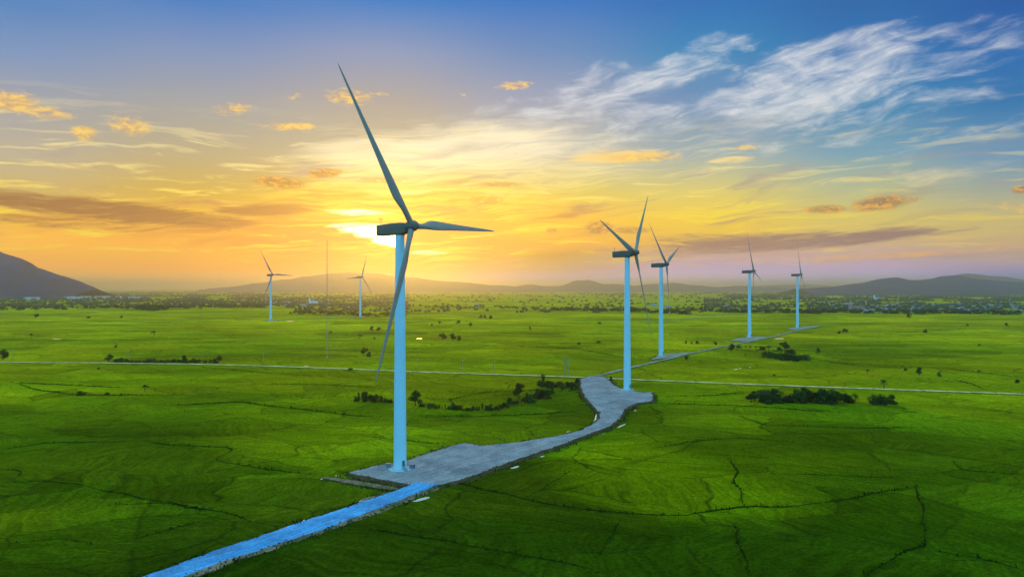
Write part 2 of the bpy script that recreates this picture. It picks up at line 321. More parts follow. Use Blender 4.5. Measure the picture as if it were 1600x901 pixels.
M['blade'] = simple('backlit_blade_paint', (0.33,0.22,0.17), 0.5, 0.25, 0.05, 0.12)  # brown backlit tone against the sunset put into the base colour
M['steel'] = simple('galvanised_steel', (0.22,0.24,0.26), 0.5, 0.5, 0.1, 1.0, 0.4)
M['darkmetal'] = simple('dark_metal', (0.05,0.06,0.07), 0.5, 0.4, 0.1, 2.0)
M['concrete'] = simple('concrete', (0.42,0.43,0.42), 0.85, 0.2, 0.15, 0.8)
M['pole'] = simple('pole_concrete', (0.24,0.22,0.17), 0.85, 0.2, 0.1, 0.8)
M['bark'] = simple('bark', (0.05,0.04,0.03), 0.9, 0.1, 0.3, 2.0)
def leaf_mat(name, c1, c2):
    m, k, b = mat(name, rough=0.85, spec=0.05)
    nf = k.noise(coords(k), 0.5, 4, 0.6)[0]
    ri = k.n.new('ShaderNodeObjectInfo').outputs['Random']
    col = k.mix(k.step(nf, 0.32, 0.68), (*c1, 1), (*c2, 1))
    v = k.step(ri, 0, 1, 0.75, 1.25, 'LINEAR')
    k.put(b.inputs['Base Color'], k.mix(1.0, col, k.comb(v, v, v), 'MULTIPLY'))
    return m
M['leaf'] = leaf_mat('leaf', (0.016,0.028,0.005), (0.042,0.056,0.010))
M['leaf2'] = leaf_mat('leaf_light', (0.024,0.048,0.008), (0.055,0.085,0.016))
M['wood'] = leaf_mat('woodland', (0.018,0.034,0.014), (0.045,0.065,0.025))
M['hill'] = simple('haze_blue_hill_scrub', (0.022,0.026,0.060), 0.9, 0.05, 0.35, 0.006)  # scrub tinted blue to carry part of the distance haze
def water():
    m, k, b = mat('shallow_water', (0.50,0.47,0.38), 0.08, 1.0)
    nf = k.noise(coords(k), 1.2, 3)[0]; bump(k, b, nf, 0.05, 0.03)
    return m
M['water'] = water()
WALLS = [simple('wall_paint', c, 0.85, 0.2, 0.08, 0.3) for c in ((0.40,0.36,0.31),(0.36,0.24,0.19),(0.28,0.32,0.33))]
ROOFS = [simple('roof_sheet', c, 0.6, 0.3, 0.1, 0.3) for c in ((0.27,0.22,0.18),(0.24,0.09,0.05),(0.14,0.17,0.18),(0.19,0.14,0.10))]
M['pink'] = simple('pink_plaster', (0.55,0.26,0.22), 0.8, 0.2, 0.1, 0.2)
M['white'] = simple('white_plaster', (0.74,0.74,0.72), 0.8, 0.2, 0.06, 0.2)
M['glass'] = simple('dark_glass', (0.04,0.05,0.06), 0.2, 0.5, 0.1, 1.0)

# ------------------------------------------------------------------ mesh helpers
class MB:
    def __init__(self): self.v = []; self.f = []; self.m = []; self.mats = []
    def mi(self, m):
        if m not in self.mats: self.mats.append(m)
        return self.mats.index(m)
    def add(self, vs, fs, m=None):
        o = len(self.v); self.v += [tuple(p) for p in vs]
        for f in fs: self.f.append(tuple(i + o for i in f)); self.m.append(self.mi(m) if m else 0)
    def box(self, c, s, m=None, rot=None):
        hx, hy, hz = s[0] / 2, s[1] / 2, s[2] / 2
        vs = [Vector((sx * hx, sy * hy, sz * hz)) for sz in (-1, 1) for sy in (-1, 1) for sx in (-1, 1)]
        if rot: vs = [rot @ p for p in vs]
        c = Vector(c)
        self.add([p + c for p in vs], [(0, 2, 3, 1), (4, 5, 7, 6), (0, 1, 5, 4), (2, 6, 7, 3), (0, 4, 6, 2), (1, 3, 7, 5)], m)
    def rings(self, rings, m=None, cap=True, close=True):
        nn = len(rings[0]); vs = [p for r in rings for p in r]; fs = []
        for i in range(len(rings) - 1):
            for j in range(nn if close else nn - 1):
                a = i * nn + j; b2 = i * nn + (j + 1) % nn
                fs.append((a, b2, b2 + nn, a + nn))
        if cap:
            fs.append(tuple(reversed(range(nn)))); fs.append(tuple((len(rings) - 1) * nn + j for j in range(nn)))
        self.add(vs, fs, m)
    def tube(self, pts, rad, seg=6, m=None):
        pts = [Vector(p) for p in pts]
        if not isinstance(rad, (list, tuple)): rad = [rad] * len(pts)
        rr = []
        for i, p in enumerate(pts):
            d = (pts[min(i + 1, len(pts) - 1)] - pts[max(i - 1, 0)]).normalized()
            a = d.cross(Vector((0, 0, 1)) if abs(d.z) < 0.9 else Vector((1, 0, 0))).normalized(); b2 = d.cross(a)
            rr.append([p + (a * math.cos(t) + b2 * math.sin(t)) * rad[i] for t in [2 * math.pi * j / seg for j in range(seg)]])
        self.rings(rr, m)
    def lathe(self, prof, seg=32, m=None, c=(0, 0, 0), axis='Z'):
        rr = []
        for r, h in prof:
            ring = []
            for j in range(seg):
                t = 2 * math.pi * j / seg
                q = (r * math.cos(t), r * math.sin(t), h) if axis == 'Z' else (h, r * math.cos(t), r * math.sin(t))
                ring.append(Vector(q) + Vector(c))
            rr.append(ring)
        self.rings(rr, m)
    def mesh(self, name, m=None, smooth=False):
        me = bpy.data.meshes.new(name); me.from_pydata(self.v, [], self.f)
        ms = self.mats or ([m] if m else [])
        for q in ms: me.materials.append(q)
        if len(ms) > 1: me.polygons.foreach_set('material_index', self.m)
        if smooth: me.polygons.foreach_set('use_smooth', [True] * len(me.polygons))
        me.update(); return me
    def build(self, name, m=None, parent=None, smooth=False, loc=None, rot=None):
        return obj(name, self.mesh(name, m, smooth), parent, loc, rot)
def obj(name, me, parent=None, loc=None, rot=None):
    o = bpy.data.objects.new(name, me); COL.objects.link(o)
    if parent: o.parent = parent
    if loc is not None: o.location = loc
    if rot is not None: o.rotation_euler = rot
    return o
def tag(o, label=None, cat=None, group=None, kind=None):
    if label: o['label'] = label
    if cat: o['category'] = cat
    if group: o['group'] = group
    if kind: o['kind'] = kind
    return o
def smooth_by_angle(o, deg=35):
    me = o.data
    bm = bmesh.new(); bm.from_mesh(me)
    for f in bm.faces: f.smooth = True
    for e in bm.edges:
        if len(e.link_faces) == 2 and e.calc_face_angle(0) > R(deg): e.smooth = False
    bm.to_mesh(me); bm.free()
def kids(o): return [c for c in bpy.data.objects if c.parent == o]
def copy_tree(o, parent=None):
    c = o.copy(); COL.objects.link(c)
    if parent: c.parent = parent
    for ch in KIDS.get(o.name, ()): copy_tree(ch, c)
    return c
KIDS = {}

def resample(pts, step):
    out = [Vector(pts[0])]
    for a, b2 in zip(pts, pts[1:]):
        a = Vector(a); b2 = Vector(b2); L = (b2 - a).length; kk = max(1, int(L / step))
        for i in range(1, kk + 1): out.append(a.lerp(b2, i / kk))
    return out
def relax(pts, it=2):
    for _ in range(it):
        pts = [pts[0]] + [(pts[i - 1] + pts[i] * 2 + pts[i + 1]) / 4 for i in range(1, len(pts) - 1)] + [pts[-1]]
    return pts
rnd = random.Random(7)

# ------------------------------------------------------------------ ground sheet
g = MB(); xs = [-45000, -3000, 3000, 45000]; ys = [-6000, 1500, 6000, 45000]
g.add([(a, b2, 0) for b2 in ys for a in xs], [(i * 4 + j, i * 4 + j + 1, i * 4 + j + 5, i * 4 + j + 4) for i in range(3) for j in range(3)])
tag(g.build('ground', M['ground']), kind='structure')

# ------------------------------------------------------------------ crane pads and roads
def outline_world(pix, zz, jit=0.0, step=3.0):
    pts = resample([unproj(a, b2, zz) for a, b2 in pix] + [unproj(*pix[0], zz)], step)[:-1]
    if jit:
        pts = [p + Vector((mnoise.noise(p * 0.21), mnoise.noise(p * 0.21 + Vector((40, 9, 3))), 0)) * jit for p in pts]
    return pts
EDGE = []        # places along the banks where weeds and loose stones lie
def plateau(name, pix, zz, top_m, side_m, jit=0.5, skirt=2.4, step=3.0):
    pts = outline_world(pix, zz, jit, step)
    area = sum(a.x * b2.y - b2.x * a.y for a, b2 in zip(pts, pts[1:] + pts[:1]))
    if area < 0: pts.reverse()
    bm = bmesh.new(); vs = [bm.verts.new(p) for p in pts]; f = bm.faces.new(vs)
    bmesh.ops.triangulate(bm, faces=[f]); me = bpy.data.meshes.new(name); bm.to_mesh(me); bm.free()
    me.materials.append(top_m); tag(obj(name, me), kind='structure')
    s = MB(); N = len(pts); ring2 = []
    for i, p in enumerate(pts):
        d = (pts[(i + 2) % N] - pts[i - 2]); nrm = Vector((d.y, -d.x, 0)).normalized()
        q = p + nrm * skirt * (0.75 + 0.6 * mnoise.noise(p * 0.3)); ring2.append(Vector((q.x, q.y, -0.15)))
    EDGE.extend((p, Vector((q.x, q.y, 0.0))) for p, q in zip(pts, ring2))
    s.rings([[p - Vector((0, 0, 0.003)) for p in pts], [(p * .45 + q * .55) + Vector((0, 0, zz * .35 * mnoise.noise(p * .7))) for p, q in zip(pts, ring2)], ring2], cap=False)
    tag(s.build('embankment', side_m), kind='structure')
    return pts
PAD = [(543,738),(579,729),(634,719),(683,703),(725,691.6),(751,696),(800,691.6),(842,685),(884.5,678.6),(907,672),(926.7,662),(936.5,654),(938,644.5),(926.7,634.7),(913.7,618.5),(907,602),
       (908,592),(922,587),(943,588),(952.7,594),(959,602),(972,607),(1004.7,613),(1017.7,612),(1020,618.5),(1017.7,627),(995,629),(991,631),(977,638),(969,652.6),(952.7,665.6),(930,673.7),(897.5,686.7),(865,698),(816,714),(767.5,732),(735,743.6),(690,756.6),(647,757.5),(590,747)]
plateau('gravel_pad', PAD, 1.0, M['pad'], M['dirt'], jit=1.1, skirt=3.0, step=2.0)
def ribbon(name, left, right, top_m, side_m, zs, jit=0.4, skirt=2.0, nseg=70, low=-0.15):
    def samp(pl):
        L = [0]
        for a, b2 in zip(pl, pl[1:]): L.append(L[-1] + (b2 - a).length)
        out = []
        for i in range(nseg):
            t = L[-1] * i / (nseg - 1); j = max(k2 for k2 in range(len(L)) if L[k2] <= t + 1e-6); j = min(j, len(pl) - 2)
            out.append(pl[j].lerp(pl[j + 1], (t - L[j]) / (L[j + 1] - L[j])))
        return out
    l = samp(left); r = samp(right); rows = []; so = []
    for i in range(nseg):
        zz = zs[0] + (zs[1] - zs[0]) * min(1, i / (nseg - 1) * 1.6)
        d = (r[i] - l[i]).normalized()
        a = l[i] - d * jit * (mnoise.noise(l[i] * 0.25)); b2 = r[i] + d * jit * (mnoise.noise(r[i] * 0.25 + Vector((7, 7, 7))))
        mid = (a + b2) / 2
        rows.append([Vector((p.x, p.y, zz + dz)) for p, dz in ((a, -0.02), (a.lerp(b2, .25), .05), (mid, .08), (a.lerp(b2, .75), .05), (b2, -0.02))])
        ao = a - d * skirt * (0.8 + 0.6 * mnoise.noise(a * 0.2)); bo = b2 + d * skirt * (0.9 + 0.8 * mnoise.noise(b2 * 0.2))
        so.append((Vector((ao.x, ao.y, low)), Vector((a.x, a.y, zz - 0.024)), Vector((b2.x, b2.y, zz - 0.024)), Vector((bo.x, bo.y, low))))
    if skirt > 0: EDGE.extend([(q[1], Vector((q[0].x, q[0].y, 0))) for q in so] + [(q[2], Vector((q[3].x, q[3].y, 0))) for q in so])
    t = MB(); t.rings(rows, cap=False, close=False); tag(t.build(name, top_m, smooth=True), kind='structure')
    if skirt > 0:
        s = MB(); s.rings([[q[0], q[1]] for q in so], cap=False, close=False); s.rings([[q[2], q[3]] for q in so], cap=False, close=False)
        tag(s.build('road_verge', side_m), kind='structure')
RL = [(652,753),(608.7,769),(549,789),(477.5,811),(410,834),(350,853),(275,879),(222,898),(120,934)]
RR = [(684,756),(640,774),(575,799),(500,826),(425,850),(350,873),(290,896),(180,934)]
ribbon('access_road', [unproj(a, b2, 1.0) for a, b2 in RL], [unproj(a, b2, 1.0) for a, b2 in RR], M['road'], M['sand'], (1.04, 0.6), jit=0.7, skirt=2.2)
def lane(name, pix, width, m, zz=0.12, step=14, skirt=0.0):
    c = relax(resample([unproj(a, b2) for a, b2 in pix], step), 6); l = []; r = []
    for i, p in enumerate(c):
        d = (c[min(i + 1, len(c) - 1)] - c[max(i - 1, 0)]).normalized(); nn = Vector((-d.y, d.x, 0))
        l.append(p + nn * width / 2); r.append(p - nn * width / 2)
    ribbon(name, l, r, m, M['dirt'], (zz, zz), jit=0.5, skirt=skirt, nseg=max(20, len(c)), low=-0.05)
lane('paved_lane', [(-500,564),(0,566.5),(150,567),(300,569),(420,572),(550,577),(700,583),(880,588.3),(960,592),(1100,598),(1300,605.5),(1600,616),(2000,630)], 4.8, M['lane'], 0.35, skirt=1.2)
lane('gravel_track', [(932,588),(960,580),(986,574.5),(1022,566),(1054,558.6),(1086,551),(1133,540.5),(1171,534),(1214,524.6),(1245.6,516.5),(1275,510)], 4.6, M['track'], 0.42, skirt=1.0)
lane('field_path', [(960,500.5),(1030,501),(1070,498.5),(1105,494),(1135,491.5),(1165,490)], 7, M['track'], 0.2)
lane('field_path', [(425,500.5),(470,500.5),(520,498),(563,495.8)], 6, M['track'], 0.2)
for i, pix in enumerate([[(1016,562),(1032,553.5),(1050,551.5),(1088,549.8),(1062,556.5)], [(1140,532),(1158,527.5),(1180,525.5),(1205,526),(1172,533.5)],
                         [(1228,513.8),(1246,510.5),(1275,508.6),(1284,509.6),(1248,515.8)], [(412,501.5),(418,499.5),(432,499.3),(436,501.3)], [(553,495.8),(558,494.2),(570,494.2),(573,495.6)]]):
    plateau('turbine_pad', pix, 0.55, M['track'], M['dirt'], jit=0.6, skirt=1.5, step=6)
# dirt shelf and ditch bank beside the crane pad
plateau('dirt_shelf', [(502,746.5),(512,744.5),(560,751),(612,760),(632,764.5),(626,767.5),(560,757.5)], 0.35, M['sand'], M['dirt'], 0.4, 0.8, 2.0)
plateau('dirt_shelf', [(556,786.5),(566,779),(600,769),(630,763.5),(640,766),(608,778),(575,789)], 0.3, M['sand'], M['dirt'], 0.5, 0.9, 2.0)
def puddle(pix, zz=0.05):
    pts = relax(outline_world(pix, zz, 0.25, 1.0), 2)
    bm = bmesh.new(); bm.faces.new([bm.verts.new(p) for p in pts]); bmesh.ops.recalc_face_normals(bm, faces=bm.faces[:])
    me = bpy.data.meshes.new('puddle'); bm.to_mesh(me); bm.free(); me.materials.append(M['water'])
    if me.polygons[0].normal.z < 0: me.flip_normals()
    tag(obj('puddle', me), kind='structure')
def dash(px, py, w, h, sk=0.0, zz=0.06):
    puddle([(px - w / 2, py + sk), (px - w / 4, py - (h := h * .8) / 2 + sk / 2), (px + w / 4, py - h / 2 - sk / 2), (px + w / 2, py - sk), (px + w / 4, py + h / 2 - sk / 2), (px - w / 4, py + h / 2 + sk / 2)], zz)
for a in [(659,779.5,32,4.5,4),(566,782,12,2.5,.8,.36),(527,742.5,8,2.5,0),(805,729.5,17,3.4,2),(848,712.5,9,2.6,.8),(889,674,9,2.2,.4),(971,665,15,2.4,3.5),(943,677,5,1.8,0),(503,748,5,2.5,0,.4),(993,641,7,2,0),
          (1218,529,17,2.2,0),(453,501.8,13,1.2,0),(1150,577,9,1.3,.8),(1157,575.5,4,1.2,.3),(1172,574,4,1.6,0),(88,529.5,16,1.4,0),(479,571.5,10,1,0),(655,529,10,1.4,0),(1045,489,6,1,0),(476,812,8,2.2,.8,.25),(865,701,6,1.5,.5),(670,768,6,1.6,.8,.2)]:
    dash(*a)
puddle([(931.5,640),(935,645),(934,652),(929,661.5),(926,662),(930,652),(930.5,645)], 0.06)

# weeds and loose stones along the banks
vg = MB(); st_ = MB(); re_ = random.Random(11)
for (p, q) in EDGE:
    if p.y > 900: continue
    out_ = (q - p); out_.z = 0
    if out_.length < .01: continue
    out_.normalize(); pat = 0.5 + mnoise.noise(q * 0.08); sd_ = Vector((-out_.y, out_.x, 0))
    for _ in range(int(re_.uniform(2, 16) * max(0.1, pat))):
        t = q + out_ * re_.gauss(.1, .8) + sd_ * re_.uniform(-1.6, 1.6); t.z = 0; u = re_.uniform(0, .5) if re_.random() < .25 else 0
        t = t * (1 - u) + p * u; hw = re_.uniform(.12, .4); hg = re_.uniform(.2, .75); a_ = re_.uniform(0, 3.14); e = Vector((math.cos(a_) * hw, math.sin(a_) * hw, 0)); up = Vector((re_.uniform(-.25, .25), re_.uniform(-.25, .25), hg))
        vg.add([t - e, t + e, t + e * .7 + up, t - e * .7 + up * .9], [(0, 1, 2, 3)])
    for _ in range(re_.randint(0, 4)):
        u = re_.uniform(-.25, 1.1); t = p * (1 - u) + q * u; z0 = max(0, p.z * (1 - max(0, u))); t = Vector((t.x, t.y, z0 + .03)) + sd_ * re_.uniform(-1.3, 1.3); r0 = re_.uniform(.1, .38)
        st_.rings([[t + Vector((math.cos(j * 1.257) * r0 * re_.uniform(.7, 1.2) * f_, math.sin(j * 1.257) * r0 * re_.uniform(.7, 1.2) * f_, h_ * r0)) for j in range(5)] for f_, h_ in ((1, -.2), (.9, .4), (.3, .75))])
tag(vg.build('verge_weeds', M['weed']), 'patchy weeds along the earth banks of pads and tracks', 'weeds', kind='stuff')
tag(st_.build('loose_stones', M['dirt']), 'loose dark stones and clods along the edges of pads and tracks', 'stones', kind='stuff')

# ------------------------------------------------------------------ paddy bunds and ditches
BUNDS = [(1.6,.7,[(640,749),(700,752),(760,764),(800,772.5),(815,780),(875,791),(940,799),(1010,803.5),(1070,806),(1120,797.5),(1165,790),(1235,791.5),(1280,786),(1340,777.5),(1380,766),(1422,761.5)]),
 (1.0,.5,[(1140,712),(1145,722),(1152,735),(1148,752),(1160,780),(1165,790)]),(1.0,.5,[(1125,805),(1150,825),(1157,860),(1170,905)]),(.9,.45,[(975,807.5),(960,835),(925,880)]),
 (1.1,.5,[(530,822),(612,833),(700,846),(800,865),(860,875),(920,886),(960,903)]),(1.0,.5,[(1430,755),(1437,785),(1445,820),(1450,855),(1410,865),(1375,885),(1345,910)]),(1.2,.5,[(1450,857),(1500,867),(1550,877),(1640,898)]),
 (.9,.45,[(1485,717),(1505,735),(1540,737),(1640,744)]),(1.5,.6,[(1020,630),(1100,632),(1175,635),(1250,640),(1337,646)]),(1.1,.5,[(1150,648),(1195,664),(1275,666),(1350,669),(1445,667),(1515,685)]),
 (.8,.4,[(815,780),(850,762),(895,732)]),(.7,.35,[(1150,737),(1225,740),(1300,742),(1420,748)]),(1.9,.7,[(250,634),(380,628),(420,634),(481,640),(538,647.5),(597,653)]),
 (1.3,.6,[(219,687),(238,691),(262,695),(306,696.5),(354,699),(363,704),(345,709),(337,714),(341,721),(372,726),(407,732),(450,737),(499,742)]),(1.1,.5,[(0,702),(35,698),(74,691),(140,691),(219,687)]),
 (1.6,.6,[(30,600),(52,608),(118,617),(175,617),(284,617)]),(.9,.45,[(-20,731),(0,733),(31,736),(28,748)]),(.8,.4,[(0,752),(60,752),(127,757),(153,763),(240,782),(359,803)]),(.6,.3,[(144,857),(250,830),(359,803)]),
 (1.4,.5,[(640,652),(760,650),(860,646),(912,641)]),(1.1,.5,[(560,680),(650,690),(700,694)]),(1.2,.5,[(300,572),(420,583),(500,587)]),(1.3,.5,[(420,600),(520,601),(590,606)]),
 (1.8,.6,[(0,530),(130,531),(260,531),(380,528)]),(1.8,.6,[(0,597),(70,600),(200,606)]),(2.0,.6,[(640,497),(680,499),(740,502)]),(2.0,.6,[(1040,620),(1120,617),(1170,612)]),
 (1.6,.6,[(1290,566),(1400,572),(1480,576),(1600,590)]),(1.4,.5,[(1480,592),(1520,600),(1540,610)]),(2.0,.6,[(1400,520),(1500,514),(1600,512)]),(1.8,.6,[(1140,545),(1240,556),(1340,572),(1440,576)]),
 (1.0,.4,[(1020,700),(1080,690),(1150,684),(1240,690)]),(1.0,.45,[(150,790),(250,786),(359,803),(420,820)]),(.9,.4,[(0,850),(80,840),(150,850)]),(1.2,.5,[(720,640),(700,625),(760,612),(880,608)]),(1.6,.6,[(800,540),(900,545),(985,560)]),(2.4,.6,[(780,520),(900,523),(1000,520)])]
for wd, hh, pix in BUNDS:
    c = relax(resample([unproj(a, b2) for a, b2 in pix], 2.0), 3); b_ = MB(); rr = []
    for i, p in enumerate(c):
        d = (c[min(i + 1, len(c) - 1)] - c[max(i - 1, 0)]).normalized(); nn = Vector((-d.y, d.x, 0))
        q = p + nn * (1.6 * mnoise.noise(p * 0.06) + 0.5 * mnoise.noise(p * 0.3))
        fade = min(1, i / 8, (len(c) - 1 - i) / 8); pat = max(0.0, min(1.0, 0.75 + 1.1 * mnoise.noise(p * 0.045 + Vector((5, 1, 8)))))
        w2 = wd * (0.22 + 0.16 * mnoise.noise(p * 0.35)) * (0.2 + 0.8 * fade) * (.35 + .65 * pat); h2 = hh * .55 * (0.9 + 0.9 * mnoise.noise(p * 0.6 + Vector((3, 3, 3)))) * (0.1 + 0.9 * fade) * (.2 + .8 * pat)
        rr.append([q - nn * w2 - Vector((0, 0, .05)), q - nn * w2 * .4 + Vector((0, 0, h2)), q + nn * w2 * .4 + Vector((0, 0, h2 * .9)), q + nn * w2 - Vector((0, 0, .05))])
        for _ in range(int(rnd.uniform(0, 7) * pat * (0.2 + fade) * min(1.6, wd))):
            t = q + nn * rnd.gauss(0, wd * .42) + d * rnd.uniform(-1, 1); hw = rnd.uniform(.10, .34); hg = rnd.uniform(.2, .9) * (1.3 if rnd.random() < .1 else .7) * (.6 + .4 * wd)
            a_ = rnd.uniform(0, 3.14); e = Vector((math.cos(a_) * hw, math.sin(a_) * hw, 0)); up = Vector((rnd.uniform(-.2, .2), rnd.uniform(-.2, .2), hg))
            b_.add([t - e, t + e, t + e * .6 + up, t - e * .6 + up * .9], [(0, 1, 2, 3)])
    b_.rings(rr, cap=False, close=False)
    tag(b_.build('ditch_bank', M['bund'], smooth=False), kind='structure')

# ------------------------------------------------------------------ hills
def hill(prof, dist, depth, name='hill', seed=0, res=110, rows=36):
    pts = [((px - 800) / F * dist, CH + (HY - py) / F * dist) for px, py in prof]
    x0, x1 = pts[0][0], pts[-1][0]; m_ = MB(); rings_ = []
    for i in range(res + 1):
        X = x0 + (x1 - x0) * i / res; h = 0
        for (a, ha), (b2, hb) in zip(pts, pts[1:]):
            if a <= X <= b2: t = (X - a) / (b2 - a); t = t * t * (3 - 2 * t) * .5 + t * .5; h = ha + (hb - ha) * t; break
        ring = []
        for j in range(rows + 1):
            v = j / rows * 2 - 1
            prof_ = max(0.0, 1 - abs(v) ** 1.25)
            p3 = Vector((X / 420, v * depth / 420, seed * 7.7))
            nz = mnoise.fractal(p3, 1.0, 2.0, 6)
            ridged = abs(mnoise.noise(p3 * 1.7)) 
            hh2 = h * prof_ * (1 + (0.22 * nz - 0.16 * ridged) * min(1, abs(v) * 3.2)) + h * 0.05 * mnoise.fractal(Vector((X / 230, v * depth / 300, seed * 3.1)), 1.0, 2.0, 6)
            ring.append((X * (1 + v * depth / dist * 0.35), dist + v * depth, max(-5, hh2 - 6)))
        rings_.append(ring)
    m_.rings(rings_, cap=False, close=False)
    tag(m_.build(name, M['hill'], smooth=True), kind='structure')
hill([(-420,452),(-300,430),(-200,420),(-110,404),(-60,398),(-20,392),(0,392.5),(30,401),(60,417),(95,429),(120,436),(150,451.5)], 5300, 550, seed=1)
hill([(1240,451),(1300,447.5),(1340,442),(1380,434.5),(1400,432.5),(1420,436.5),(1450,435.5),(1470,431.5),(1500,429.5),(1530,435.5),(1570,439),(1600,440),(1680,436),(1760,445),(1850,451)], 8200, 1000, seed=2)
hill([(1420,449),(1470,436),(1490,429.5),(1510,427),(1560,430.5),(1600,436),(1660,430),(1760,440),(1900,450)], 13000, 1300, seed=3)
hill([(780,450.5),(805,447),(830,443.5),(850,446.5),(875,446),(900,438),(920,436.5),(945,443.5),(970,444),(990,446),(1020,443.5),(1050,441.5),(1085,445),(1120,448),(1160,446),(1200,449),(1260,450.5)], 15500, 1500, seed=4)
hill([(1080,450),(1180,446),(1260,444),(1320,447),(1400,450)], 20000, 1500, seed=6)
hill([(330,450),(370,447),(400,442),(440,437),(480,431),(525,426.5),(550,425.5),(580,427),(640,433),(700,439),(770,445),(840,449.5)], 14500, 1500, seed=5)

